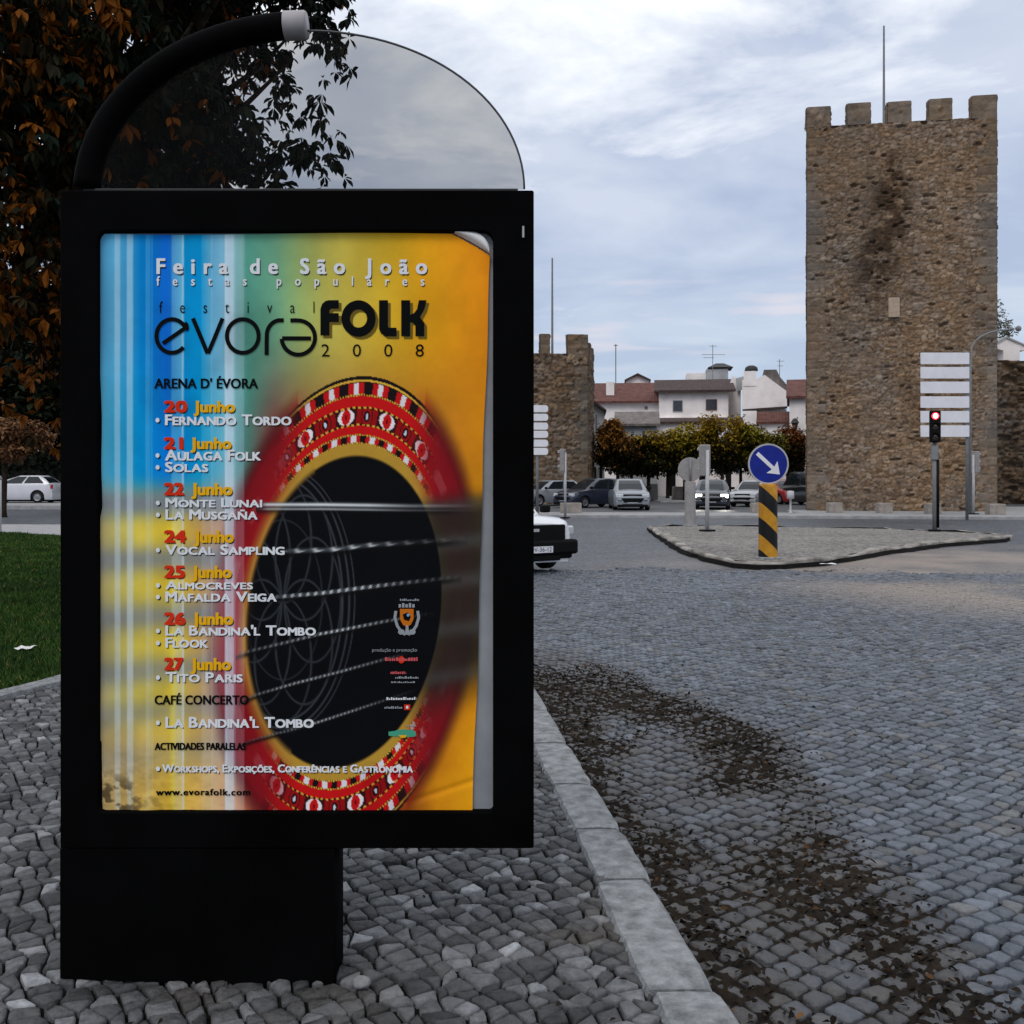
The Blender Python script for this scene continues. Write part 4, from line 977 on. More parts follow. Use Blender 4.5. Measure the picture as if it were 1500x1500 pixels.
l = Line('sponsor_mark'); l.poly([(591, 1034), (600, 1034), (600, 1042), (591, 1042)], 'red'); l.disc(595.5, 1038, 2, 2.4, 'white', None, 8, .004); l.done()
smudge('small_print', 593, 609, 1065, 2.4, 'grey', 8)
l = Line('sponsor_mark'); l.poly([(568, 1074), (577, 1073), (582, 1071), (601, 1071), (608, 1074), (608, 1081), (600, 1082), (577, 1081), (568, 1080)], 'green'); l.poly([(583, 1079), (595, 1079), (593, 1083), (586, 1083)], 'yellow', None, .004); l.done()
# ================================================================== STREET FURNITURE
def striped():
    m, n, b = newmat('yellow_black_stripes'); L = n.links
    t = n.nodes.new('ShaderNodeTexCoord'); s_ = n.nodes.new('ShaderNodeSeparateXYZ'); L.new(t.outputs['Object'], s_.inputs[0])
    a = n.nodes.new('ShaderNodeMath'); a.operation = 'MULTIPLY_ADD'; a.inputs[1].default_value = .95; L.new(s_.outputs[0], a.inputs[0]); L.new(s_.outputs[2], a.inputs[2])
    b2 = n.nodes.new('ShaderNodeMath'); b2.operation = 'MULTIPLY_ADD'; b2.inputs[1].default_value = 1 / .62; b2.inputs[2].default_value = .52; L.new(a.outputs[0], b2.inputs[0])
    f = n.nodes.new('ShaderNodeMath'); f.operation = 'FRACT'; L.new(b2.outputs[0], f.inputs[0])
    g = n.nodes.new('ShaderNodeMath'); g.operation = 'GREATER_THAN'; g.inputs[1].default_value = .52; L.new(f.outputs[0], g.inputs[0])
    nz = n.nodes.new('ShaderNodeTexNoise'); nz.inputs['Scale'].default_value = 9; nz.inputs['Detail'].default_value = 8; L.new(t.outputs['Object'], nz.inputs['Vector'])
    r = n.nodes.new('ShaderNodeValToRGB'); e = r.color_ramp.elements; e[0].position = .3; e[0].color = (.38, .17, .012, 1); e[1].position = .6; e[1].color = (.52, .25, .018, 1); L.new(nz.outputs['Fac'], r.inputs[0])
    mx = n.nodes.new('ShaderNodeMix'); mx.data_type = 'RGBA'; mx.inputs[6].default_value = (.006, .006, .007, 1); L.new(g.outputs[0], mx.inputs[0]); L.new(r.outputs[0], mx.inputs[7])
    L.new(mx.outputs[2], b.inputs['Base Color']); b.inputs['Roughness'].default_value = .5; b.inputs['Specular IOR Level'].default_value = .25; return m
M['stripe'] = striped()
M['blue'] = mat('blue_sign_face', (.004, .016, .24), .4, spec=.3, var=.15, scale=5)
M['signback'] = mat('grey_sign_back', (.27, .255, .25), .6, var=.12, scale=6)
def keep_sign(px, pyb, Yd, label, facing, body):
    x, y = (px - 750) / F * Yd, Yd
    t = thing('bollard_sign', label, 'traffic sign', (x, y, 0), 0 if facing else math.pi)
    b_ = MB(); b_.lathe([(0, -.05), (.19, -.05), (.185, .02), (.18, .3), (.178, 1.0), (.178, 1.40), (.165, 1.43), (0, 1.44)], n=28)
    b_.build('bollard', body, t, smooth=True, bevel=.004)
    b_ = MB(); b_.lathe([(0, -.06), (.25, -.06), (.25, .015), (.20, .03), (0, .03)], n=24); b_.build('foot', M['granite'], t, bevel=.006)
    zc = 1.82
    b_ = MB(); b_.tube([(0, .04, 1.42), (0, .04, zc + .36)], .035, 10); b_.build('mast', M['gun'], t, smooth=True)
    b_ = MB(); b_.lathe([(0, .012), (.388, .012), (.395, .0), (.388, -.012), (0, -.012)], (0, -.02, zc), 48, 'y')
    dsc = b_.build('sign_disc', [M['signback']], t, bevel=.003)
    b_ = MB(); b_.lathe([(.392, -.014), (.392, -.018), (.362, -.018), (.362, -.014)], (0, -.02, zc), 48, 'y'); b_.build('rim', M['lightgrey'], dsc)
    b_ = MB(); b_.lathe([(.362, -.0145), (0, -.0145)], (0, -.02, zc), 48, 'y'); b_.build('face', M['blue'], dsc)
    a = R(-43); u = Vector((math.cos(a), math.sin(a))); w = Vector((-u.y, u.x))
    pts = [u * -.30 + w * .036, u * .12 + w * .036, u * .09 + w * .155, u * .30, u * .09 - w * .155, u * .12 - w * .036, u * -.30 - w * .036]
    b_ = MB(); b_.prism([(p.x, zc + p.y) for p in pts], -.0405, -.037); b_.build('arrow', M['signwhite'], dsc)
    return t
keep_sign(1125, 818, 19.8, 'round blue sign with white arrow on a yellow and black striped bollard', True, M['stripe'])
keep_sign(1011, 768, 33.2, 'plain grey back of a round sign on a grey bollard', False, M['signback'])

M['red_on'] = mat('lit_red_lens', (.9, .05, .04), .3, emit=(1.0, .03, .04), estr=5)
M['red_core'] = mat('lit_red_core', (1, .6, .6), .3, emit=(1.0, .75, .72), estr=9)
M['lensoff'] = mat('unlit_signal_lens', (.03, .02, .015), .25, spec=.6)
def signal(loc, rz, label, lit, body, ht=3.55, polem=None, sc=1.0):
    t = thing('traffic_light', label, 'traffic light', loc, rz)
    b_ = MB(); b_.tube([(0, 0, -.1), (0, 0, ht - .02)], .065 * sc, 12); b_.build('pole', polem or M['gun'], t, smooth=True)
    b_ = MB(); b_.box((0, 0, .02), (.34, .34, .05)); b_.build('base_plate', M['trim'], t, bevel=.01)
    hb = MB(); hb.box((0, -.10, ht - .32), (.30, .20, .92)); hd = hb.build('signal_head', body, t, bevel=.03)
    for k in range(3):
        z = ht + .0 - .30 * k - .02
        b_ = MB(); b_.lathe([(0, -.03), (.06, -.022), (.098, 0)], (0, -.203, z), 20, 'y'); b_.build('lens', (M['red_on'] if (lit and k == 0) else M['lensoff']), hd, smooth=True)
        if lit and k == 0:
            b_ = MB(); b_.lathe([(0, -.012), (.04, -.008), (.062, 0)], (0, -.232, z), 18, 'y'); b_.build('lamp_core', M['red_core'], hd, smooth=True)
        b_ = MB(); n = 16; o = []
        for i in range(n + 1):
            a = R(-5 + 190 * i / n)
            for yy, rr in ((-.20, .118), (-.30, .112), (-.30, .106), (-.20, .110)): o.append((rr * math.cos(a), yy, z + rr * math.sin(a)))
        b_.add(o, [(i * 4 + j, i * 4 + (j + 1) % 4, (i + 1) * 4 + (j + 1) % 4, (i + 1) * 4 + j) for i in range(n) for j in range(4)]); b_.build('visor', body, hd)
    return t
tl = signal(((1369 - 750) / F * 29.8, 29.8, 0), R(-16), 'traffic light glowing red in front of the tall tower', True, M['trim'], 3.36)
b_ = MB(); b_.tube([(.075, .0, .1), (.075, 0, 2.3)], .055, 10); b_.build('cable_duct', M['trim'], tl, smooth=True)
b_ = MB(); b_.box((.0, -.02, 2.28), (.20, .18, .42)); b_.build('control_box', M['gun'], tl, bevel=.02)
signal(((1036 - 750) / F * 29.8, 29.8, 0), R(-145), 'grey traffic light turned side-on, standing beside the grey round sign', False, M['signback'], 2.38, M['lightgrey'], .9)
signal(((828 - 750) / F * 42.0, 42.0, -.1), R(-110), 'small grey traffic light in front of the lower tower', False, M['signback'], 2.7, M['lightgrey'], .8)
signal(((1426 - 750) / F * 43.5, 43.5, 0), R(112), 'small grey traffic light close to the white plank sign', False, M['signback'], 2.55, M['lightgrey'], .8)

def plank_sign(x0, x1, ytops, hpx, Yd, polex, zb, label, arrow=None):
    x = (polex - 750) / F * Yd
    t = thing('direction_sign', label, 'direction sign', (x, Yd, zb))
    zt = P(0, ytops[0], Yd).z + .05
    b_ = MB(); b_.tube([(x, Yd + .09, zb - .1), (x, Yd + .09, zt)], .06, 10); b_.build('pole', M['gun'], t, world=True, smooth=True)
    for y in ytops:
        q_ = rrect(x0, y, x1, y + hpx, [1, 4, 4, 1] if arrow else 1, 4)
        flat_shape('sign_plank', [q_], Yd - .03, Yd + .03, M['signwhite'], t)
    return t
plank_sign(1349, 1420, [516.5, 537.5, 559, 580.5, 602, 623], 16.8, 40.0, 1418, 0, 'stack of six white direction planks in front of the tall tower')
plank_sign(744, 803, [593.5, 606, 619, 631, 644, 656], 10.3, 41.5, 787, -.1, 'stack of six short white planks showing beside the poster stand edge', True)

# stone blocks keeping cars off the pavement
for px, pyb, Yd, w_, lab in ((836, 748, 45.2, .95, 'long pale stone block in front of the dark blue car'), (1108, 748, 45.4, .48, 'small pale stone block left of the striped bollard'),
        (1222, 752, 45.6, .62, 'pale stone block at the left corner of the tall tower'), (1295, 752, 45.0, .62, 'pale stone block at the middle of the tower foot'),
        (1366, 752, 44.4, .6, 'pale stone block behind the red traffic light'), (1458, 752, 43.4, .7, 'pale stone block right of the plank sign pole')):
    b_ = MB(); b_.box((0, 0, .22), (w_, .5, .46), 0, .97)
    o = b_.build('stone_block', mat('block_limestone', (.30, .265, .235), .9, var=.2, scale=4, bump=.4, bscale=20) if 'blockm' not in M else M['blockm'], bevel=.025)
    M['blockm'] = o.data.materials[0]
    o.location = ((px - 750) / F * Yd, Yd, 0); tag(o, lab, 'stone block', 'stone blocks along the pavement')
t = thing('marker_post', 'thin pale marker post left of the tall tower', 'post', (P(1158, 0, 44.4).x, 44.4, 0))
b_ = MB(); b_.lathe([(0, 0), (.10, 0), (.09, .05), (.045, .1), (.045, .62), (.16, .66), (.15, .98), (0, 1.0)], n=14); b_.build('post', M['lightgrey'], t, smooth=True)
t = thing('street_post', 'slim pale street post at the far edge of the lawn', 'post', (P(-1, 0, 29.5).x, 29.5, 0))
b_ = MB(); b_.tube([(0, 0, -.1), (0, 0, 1.55)], .06, 10); b_.build('post', M['lightgrey'], t, smooth=True)
b_ = MB(); b_.lathe([(.065, 1.5), (.08, 1.53), (.05, 1.6), (0, 1.62)], n=12); b_.build('cap', M['gun'], t)
# street lamp arm leaning out beside the tower
lx = P(1418, 0, 44.6).x
t = thing('street_lamp', 'thin curved street lamp rising beside the right edge of the tall tower', 'street lamp', (lx + .1, 44.6, 0))
pts = [(lx + .1, 44.6, -.1), (lx + .1, 44.6, 6.3), (lx + .15, 44.6, 7.0)] + [(lx + .1 + 1.6 * (1 - math.cos(R(a))), 44.6, 7.0 + 1.0 * math.sin(R(a))) for a in range(15, 91, 15)] + [(lx + 2.0, 44.6, 8.05)]
b_ = MB(); b_.tube(pts, [.07, .06, .05] + [.04] * 7, 8); b_.build('lamp_post', M['gun'], t, world=True, smooth=True)
b_ = MB(); b_.lathe([(0, -.1), (.10, -.08), (.14, .0), (.10, .08), (0, .1)], (lx + 2.2, 44.6, 8.05), 12, 'x'); b_.build('lamp_head', M['gun'], t, world=True, smooth=True)
# litter
for px, pyb, w_, lab, z_ in ((38, 951, .075, 'scrap of white paper lying on the lawn', .035), (1213, 827, .16, 'scrap of white paper on the kerb of the traffic island', .012)):
    Yd = (H - z_) * F / (pyb - 700); b_ = MB(); r_ = random.Random(px); o = []
    for i in range(5):
        for j in range(3): o.append((w_ * (i - 2) / 2, .07 * (j - 1), .012 + r_.uniform(-.008, .02)))
    b_.add(o, [(i * 3 + j, i * 3 + j + 1, i * 3 + j + 4, i * 3 + j + 3) for i in range(4) for j in range(2)])
    o_ = b_.build('paper_scrap', M['paper'], smooth=True); o_.location = ((px - 750) / F * Yd, Yd, z_); tag(o_, lab, 'litter')
for px, pyb, s_, lab in ((529, 1447, .026, 'loose pale stone lying against the foot of the poster stand'),):
    Yd = H * F / (pyb - 700); o = MB().lathe([(0, 0), (.8, .1), (1, .5), (.8, .9), (.4, 1.1), (0, 1.15)], n=9)
    r_ = random.Random(px); o.v = [(x * s_ * (1.2 + r_.uniform(-.15, .15)), y * s_ * (1 + r_.uniform(-.15, .15)), z * s_ * 1.1) for x, y, z in o.v]
    o_ = o.build('loose_stone', mat('pale_pebble', (.22, .22, .225), .85, var=.2, scale=20, bump=.3), smooth=True); o_.location = ((px - 750) / F * Yd, Yd, .002); tag(o_, lab, 'stone')

# ================================================================== CARS
def car(label, loc, heading, paint, L=4.1, Wd=1.72, Ht=1.46, hood=.93, boot=1.0, nose=1.05, hood_len=1.15, rear_len=.35, wsl=.75, rsl=.45, lights=False, wr=.30, lower=None, plate=None, cat='car', blackfront=False, drop=.34, modern=True, hlz=.30):
    """heading: world direction (x, y) the bonnet points. Local +x is forward."""
    t = thing('parked_car', label, cat, loc, math.atan2(heading[1], heading[0]))
    hl = L / 2; xw = (hl - .82, -hl + .80)
    xs_ = sorted(set(list(np.linspace(-hl, hl, 49)) + [xw[k] + wr * 1.22 * math.cos(a) for k in (0, 1) for a in np.linspace(0, math.pi, 15)]))
    fx = hl - hood_len; rx = -hl + rear_len
    ctl = [(-hl, boot - .22), (-hl + .08, boot - .04), (rx, boot), (0, hood + .03), (fx, hood), (hl - .35, hood - drop * .3), (hl - .10, hood - drop * .6), (hl, hood - drop)]
    n = 0; o = []; rows = []
    for x in xs_:
        zt = float(np.interp(x, [c[0] for c in ctl], [c[1] for c in ctl])); zb = .19
        for k in (0, 1):
            d_ = abs(x - xw[k]); ra = wr * 1.22
            if d_ < ra: zb = max(zb, wr + math.sqrt(max(0, ra * ra - d_ * d_)) * .98)
        e = min(1, (hl - abs(x)) / .5); w_ = Wd / 2 * (1 - .17 * (1 - e) ** 2.2)
        zm = .52 if zb < .5 else zb + .02
        prof = [(w_ * .93, zb), (w_ * .985, max(zb + .01, .30)), (w_, max(zm, .50)), (w_ * .985, max(zt - .14, zm + .02)), (w_ * .93, max(zt - .035, zm + .03)), (w_ * .80, max(zt, zm + .035)), (w_ * .4, max(zt + .025, zm + .04)), (0, max(zt + .035, zm + .045))]
        rows.append([(x, y, z) for y, z in prof] + [(x, -y, z) for y, z in prof[-2::-1]])
    m_ = len(rows[0]); b_ = MB()
    for r_ in rows: o += r_
    fs = [(i * m_ + k, i * m_ + k + 1, (i + 1) * m_ + k + 1, (i + 1) * m_ + k) for i in range(len(rows) - 1) for k in range(m_ - 1)]
    fs += [tuple(range(m_)), tuple((len(rows) - 1) * m_ + k for k in range(m_))]
    b_.add(o, fs); body = b_.build('body', paint, t, smooth=True)
    md = body.modifiers.new('es', 'EDGE_SPLIT'); md.split_angle = R(40)
    b_ = MB(); b_.box((0, 0, .42), (L * .9, Wd * .80, .42)); b_.build('underbody', M['trim'], t)
    # cabin
    wb, wt = Wd / 2 * .93, Wd / 2 * .72; zb_ = hood - .02
    c0, c1 = fx + .12, rx - .02; r0, r1 = c0 - wsl, c1 + rsl
    bt = [(c1, wb), (c1 + .1, wb), ((c0 + c1) / 2, wb * 1.01), (c0 - .25, wb * .98), (c0, wb * .80)]
    tp = [(r1, wt * .92), (r1 + .1, wt), ((r0 + r1) / 2, wt), (r0 - .15, wt * .97), (r0, wt * .86)]
    def ring(pts, z, cr=0): return [(x, y, z - cr * (abs(i - 2) / 2) ** 2) for i, (x, y) in enumerate(pts)] + [(x, -y, z - cr * (abs(len(pts) - 1 - i - 2) / 2) ** 2) for i, (x, y) in enumerate(pts[::-1])]
    mid_ = [((a[0] * .45 + b__[0] * .55), (a[1] * .42 + b__[1] * .58)) for a, b__ in zip(bt, tp)]
    lv = [ring(bt, zb_), ring(mid_, zb_ + (Ht - zb_) * .56), ring(tp, Ht - .03, .03), ring([(x * .96 + (r0 + r1) / 2 * .04, y * .72) for x, y in tp], Ht, .025)]
    nn = len(lv[0]); o = sum(lv, []); fs = [(r_ * nn + i, r_ * nn + (i + 1) % nn, (r_ + 1) * nn + (i + 1) % nn, (r_ + 1) * nn + i) for r_ in range(3) for i in range(nn)] + [tuple(3 * nn + i for i in range(nn))]
    b_ = MB(); b_.add(o, fs); cab = b_.build('cabin', paint, t, smooth=True); md = cab.modifiers.new('es', 'EDGE_SPLIT'); md.split_angle = R(50)
    def pane(name, ia, ib, s0, s1, z0, z1, push):
        """Pane on the cabin surface between ring points ia and ib."""
        q_ = []
        for (s_, zf) in ((s0, z0), (s1, z0), (s1, .56), (s1, z1), (s0, z1), (s0, .56)):
            k = zf / .56 if zf <= .56 else (zf - .56) / .44
            A, B = (lv[0], lv[1]) if zf <= .56 else (lv[1], lv[2])
            pa = Vector(A[ia]).lerp(Vector(B[ia]), k); pb = Vector(A[ib]).lerp(Vector(B[ib]), k); q_.append(pa.lerp(pb, s_) + Vector(push))
        b__ = MB(); b__.add(q_, [(0, 1, 2, 5), (5, 2, 3, 4)]); return b__.build(name, M['glass'], t)
    L5 = 5
    pane('windscreen', 4, 5, .05, .95, .06, .93, (.012, 0, .006))
    pane('rear_window', 9, 0, .08, .92, .15, .90, (-.012, 0, .004))
    for sgn in (1, -1):
        ids = (1, 2, 3, 4) if sgn > 0 else (8, 7, 6, 5)
        pane('side_window', ids[0], ids[1], .12, .95, .12, .90, (0, sgn * .012, 0)); pane('side_window', ids[1], ids[2], .05, .97, .10, .90, (0, sgn * .012, 0))
        pane('side_window', ids[0] - (1 if sgn > 0 else -1), ids[0], .55, .98, .2, .8, (0, sgn * .010, 0)) if False else None
        mb = MB(); mb.box((c0 - .18, sgn * (wb + .10), hood + .08), (.10, .20, .14)); mb.build('mirror', M['trim'], t, bevel=.03)
        b__ = MB(); b__.box((hl - .10, sgn * Wd * (.345 if modern else .405), hood - hlz), (.16, Wd * (.21 if modern else .15), .17)); hd = b__.build('headlight', M['lamp_on'] if lights else M['lens'], t, bevel=.03)
        
        if lights:
            lp = bpy.data.lights.new('headlamp_beam', 'SPOT'); lp.energy = 90; lp.spot_size = R(50); lp.spot_blend = .6; lp.color = (1, .95, .86); lp.shadow_soft_size = .06
            lo = bpy.data.objects.new('headlamp_beam', lp); COL.objects.link(lo); lo.parent = t; lo.location = (hl + .12, sgn * Wd * .345, hood - .30); lo.rotation_euler = (0, R(-62), 0); lo.rotation_euler = Vector((-1, 0, .55)).to_track_quat('Z', 'Y').to_euler()
        b__ = MB(); b__.box((-hl + .035, sgn * Wd * .40, boot - .20), (.09, .16, .24)); b__.build('taillight', M['redlens'], t, bevel=.02)
        for k in (0, 1):
            w = MB(); w.lathe([(wr * .62, -.10), (wr * .95, -.10), (wr, -.07), (wr, .07), (wr * .95, .10), (wr * .62, .10)], (xw[k], sgn * (Wd / 2 - .115), wr), 24, 'y'); wh = w.build('wheel', M['tyre'], t, smooth=True)
            w = MB(); w.lathe([(0, sgn * .09), (wr * .2, sgn * .09), (wr * .45, sgn * .075), (wr * .64, sgn * .095), (wr * .64, -sgn * .05)], (xw[k], sgn * (Wd / 2 - .115), wr), 20, 'y'); w.build('rim', M['rim'], wh)
    dark = M['trim']
    b_ = MB(); b_.box((hl - .03, 0, .36), (.14, Wd * .88, .24)); b_.build('bumper', dark if blackfront else paint, t, bevel=.05)
    b_ = MB(); b_.box((hl - .06, 0, hood - .30), (.10, Wd * .50, .17)); b_.build('grille', dark, t, bevel=.02)
    b_ = MB(); b_.box((hl + .015, 0, .27), (.08, Wd * .55, .10)); b_.build('air_intake', dark, t, bevel=.02)
    if modern:
        b_ = MB(); b_.prism([(-Wd * .30, hood - .40), (Wd * .30, hood - .40), (Wd * .23, .40), (-Wd * .23, .40)], -.02, .035)
        b_.v = [(hl + .055 - y, x, z) for x, y, z in b_.v]; b_.build('lower_grille', dark, t)
        b_ = MB(); b_.box((hl - .01, 0, .235), (.14, Wd * .80, .13)); b_.build('front_skirt', dark, t, bevel=.03)
        for sgn in (1, -1): b_ = MB(); b_.box((hl - .035, sgn * Wd * .34, .43), (.14, Wd * .13, .12)); b_.build('fog_lamp_recess', dark, t, bevel=.02)
    b_ = MB(); b_.box((-hl + .04, 0, .42), (.12, Wd * .86, .26)); b_.build('bumper', paint, t, bevel=.05)
    b_ = MB(); b_.box((hl + (.05 if modern else .10), 0, .42), (.015, .50, .11)); pl = b_.build('number_plate', M['signwhite'], t)
    if plate:
        v, f = glyphs(plate, 0, 1.05); a, b2 = v[:, 0].min(), v[:, 0].max(); s_ = .44 / (b2 - a)
        b_ = MB(); b_.add([(hl + .110, (x - a) * s_ - .22, .385 + y * .075 / CAP) for x, y, z in v], f); b_.build('plate_lettering', M['trim'], pl, fix=False)
    return t
cw_, cs_, cd_, cblk, cred = carpaint('white_car_paint', (.72, .73, .75)), carpaint('silver_car_paint', (.20, .22, .25)), carpaint('dark_blue_car_paint', (.012, .018, .035)), carpaint('black_car_paint', (.008, .008, .009)), carpaint('red_car_paint', (.28, .012, .015))
hv = Vector((.53, -.85)).normalized(); fc = Vector((.44, 17.6)); ctr = fc - hv * 1.95
wc = car('white older car with black bumper emerging from behind the poster stand', (ctr.x, ctr.y, RZ), hv, cw_, L=3.9, Wd=1.64, Ht=1.46, hood=1.0, hood_len=1.0, wsl=.62, blackfront=True, drop=.17, modern=False, hlz=.275, plate='QV-36-12', wr=.29)
b_ = MB(); b_.box((1.93, 0, .66), (.12, 1.12, .36)); b_.build('front_panel', M['trim'], wc, bevel=.02)
b_ = MB(); b_.box((1.93, 0, .45), (.22, 1.62, .26)); b_.build('bumper_bar', M['trim'], wc, bevel=.05)
b_ = MB(); b_.box((1.985, -.1, .75), (.015, .22, .05)); b_.build('badge', M['lightgrey'], wc)
SZ = -.035
car('silver car facing the viewer beside the dark blue car', (5.9, 51.8, SZ), (-.02, -1), cs_, L=4.2, Wd=1.82, Ht=1.54, hood=1.0, wsl=.85)
car('dark blue car with rounded roof, parked left of the silver car', (4.35, 55.2, SZ), (-.80, -.6), cd_, L=4.2, Wd=1.76, Ht=1.56, hood=.98, wsl=.9)
car('silver car with lit headlamps half hidden by the dark blue car', (2.2, 58.6, SZ), (-.85, -.52), cs_, L=4.2, Wd=1.74, Ht=1.46, lights=True)
car('dark car with both headlamps lit, coming past the grey round sign', (10.4, 53.2, SZ), (-.22, -1), cd_, L=4.3, Wd=1.84, Ht=1.50, hood=.98, lights=True, wsl=.85)
car('pale silver car parked behind the blue arrow sign', (13.55, 57.5, SZ), (-.5, -.86), carpaint('pale_silver_paint', (.38, .40, .43)), L=4.1, Wd=1.72, Ht=1.46)
car('red car half hidden behind the blue arrow sign', (16.3, 62.5, SZ), (.35, -.94), cred, L=4.0, Wd=1.7, Ht=1.5)
car('tall black van showing left of the tall tower', (17.6, 59.6, SZ), (.3, -.95), cblk, L=4.6, Wd=1.85, Ht=1.95, hood=1.15, hood_len=.9, wsl=.55, cat='van')
car('white hatchback side-on beyond the lawn', (P(31, 0, 60).x, 60, .10), (-1, .02), carpaint('pearl_car_paint', (.52, .52, .56)), L=4.35, Wd=1.8, Ht=1.60, hood=1.10, boot=1.14, rear_len=.12, rsl=.62, wsl=1.25, wr=.34)
car('dark parked car behind the silver car, under the trees', (7.2, 63, SZ), (.1, -1), cblk, L=4.1, Wd=1.74, Ht=1.46)
# ================================================================== HOUSES
def win(parent, x0, y0, x1, y1, Yd, frame, name='window', shut=None):
    f = flat_shape(name, [rrect(x0, y0, x1, y1, .3, 1), rrect(x0 + .9, y0 + .9, x1 - .9, y1 - .9, .2, 1)], Yd - .07, Yd + .02, frame, parent)
    g = flat_shape('pane', [rrect(x0 + .7, y0 + .7, x1 - .7, y1 - .7, .2, 1)], Yd - .025, Yd - .005, M['wglass'], None); g.location = Vector((0, 0, 0)) - parent.location; g.parent = f
    return f
def P2(px, py, Y): w = P(px, py, Y); return (w.x, w.z)
M['framew'] = mat('window_frame_paint', (.32, .32, .33), .6); M['frameb'] = mat('red_brown_frame_paint', (.14, .05, .04), .7)
M['lead'] = mat('dark_metal', (.02, .02, .022), .6)
def wallbox(parent, x0, x1, ytop, Yd, depth, m, zb=-.2, name='wall'):
    a, b__ = P(x0, ytop, Yd), P(x1, ytop, Yd); B = MB(); B.prism([(a.x, zb), (b__.x, zb), (b__.x, b__.z), (a.x, a.z)], Yd, Yd + depth); return B.build(name, m, parent, world=True)
def gable_x(parent, x0, x1, yeave, yridge, Yd, depth, m, over=.35, name='roof'):
    """Roof with its ridge along x: slopes front and back, with real thickness."""
    a, b__ = P(x0, yeave, Yd), P(x1, yeave, Yd); zr = P(0, yridge, Yd + depth / 2).z; th = .18; B = MB()
    sec = [(Yd - over, a.z), (Yd + depth / 2, zr), (Yd + depth + over, a.z), (Yd + depth + over, a.z - th), (Yd + depth / 2, zr - th), (Yd - over, a.z - th)]
    xa, xb = a.x - over * .6, b__.x + over * .6
    o = [(xa, y, z) for y, z in sec] + [(xb, y, z) for y, z in sec]; n = len(sec)
    B.add(o, [(0, 1, 4, 5), (1, 2, 3, 4), (6, 11, 10, 7), (7, 10, 9, 8)] + [(i, (i + 1) % n, n + (i + 1) % n, n + i) for i in range(n)]); return B.build(name, m, parent, world=True)
# white house with two windows above the trees
Yd = 88; h1 = thing('white_house', 'white house with dark tiled eaves and two upper windows above the trees', 'house', (P(1020, 0, Yd).x, Yd, 0))
wallbox(h1, 966, 1066, 573, Yd, 9, M['plaster']); gable_x(h1, 965, 1070, 572, 556, Yd, 9, M['tiles_dark'], .6)
win(h1, 986, 586, 1000.5, 603, Yd, M['framew']); win(h1, 1034, 585, 1050, 601, Yd, M['frameb'])
B = MB(); a = P(966, 611, Yd - .25); b__ = P(1066, 611, Yd - .25); B.prism([(a.x, a.z - .45), (b__.x, b__.z - .45), (b__.x, b__.z), (a.x, a.z)], Yd - .3, Yd - .003); B.build('ledge', M['plaster'], h1, world=True)
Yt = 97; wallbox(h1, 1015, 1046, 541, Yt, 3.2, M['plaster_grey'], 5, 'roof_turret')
B = MB(); cx, _, cz = P(1030.5, 541, Yt + 1.6); B.box((cx, Yt + 1.6, cz + .22), (2.35, 3.6, .5), 0, .3); B.build('turret_roof', M['lead'], h1, world=True)
wallbox(h1, 984, 1016, 547, Yt + 1, 3, M['plaster'], 5, 'roof_terrace')
# gable end wing at its right
Yg = 90; h1b = thing('white_house', 'narrow white house with sloping parapet between two larger white houses', 'house', (P(1076, 0, Yg).x, Yg, 0))
B = MB(); B.prism([P2(1061, 760, Yg), P2(1085, 760, Yg), P2(1085, 572, Yg), P2(1080, 553, Yg), P2(1073, 551, Yg), P2(1066, 570, Yg), P2(1061, 600, Yg)], Yg + .05, Yg + 7); B.build('wall', M['plaster'], h1b, world=True)
B = MB(); B.prism([P2(1078, 555, Yg), P2(1089, 552, Yg), P2(1089, 570, Yg), P2(1080, 574, Yg)], Yg - .4, Yg + .03); B.build('chimney', M['plaster_grey'], h1b, world=True)
# long red roof with lookout
Yr = 94; h2 = thing('red_roofed_house', 'long house with a red tiled roof behind the lower tower', 'house', (P(917, 0, Yr).x, Yr, 0))
wallbox(h2, 858, 968, 588, Yr, 10, M['plaster']); gable_x(h2, 856, 969, 588, 561, Yr, 10, M['tiles'], .5)
win(h2, 944, 595, 949, 600, Yr, M['framew'])
B = MB(); q_ = P(885, 569, Yr + 1.6); B.box((q_.x + .4, Yr + 1.7, q_.z - .2), (.75, .9, 1.6)); B.build('chimney', M['plaster'], h2, world=True)
Yl = 104; lk_ = thing('lookout_house', 'little white gabled lookout with three windows above the red roof', 'house', (P(934, 0, Yl).x, Yl, 0))
B = MB(); B.prism([P2(917, 590, Yl), P2(951, 590, Yl), P2(951, 556, Yl), P2(934, 548.5, Yl), P2(917, 556, Yl)], Yl, Yl + 4); B.build('wall', M['plaster'], lk_, world=True)
for sx in (-1, 1):
    B = MB(); B.prism([P2(934, 547, Yl), P2(934 + sx * 19, 556.5, Yl), P2(934 + sx * 19, 558.8, Yl), P2(934, 549.8, Yl)], Yl - .4, Yl + 4.3); B.build('roof_slope', M['tiles_dark'], lk_, world=True)
for k in range(3): flat_shape('window', [rrect(923.5 + k * 8.4, 561, 928 + k * 8.4, 570, .3, 2)], Yl - .03, Yl + .05, M['frameb'], lk_)
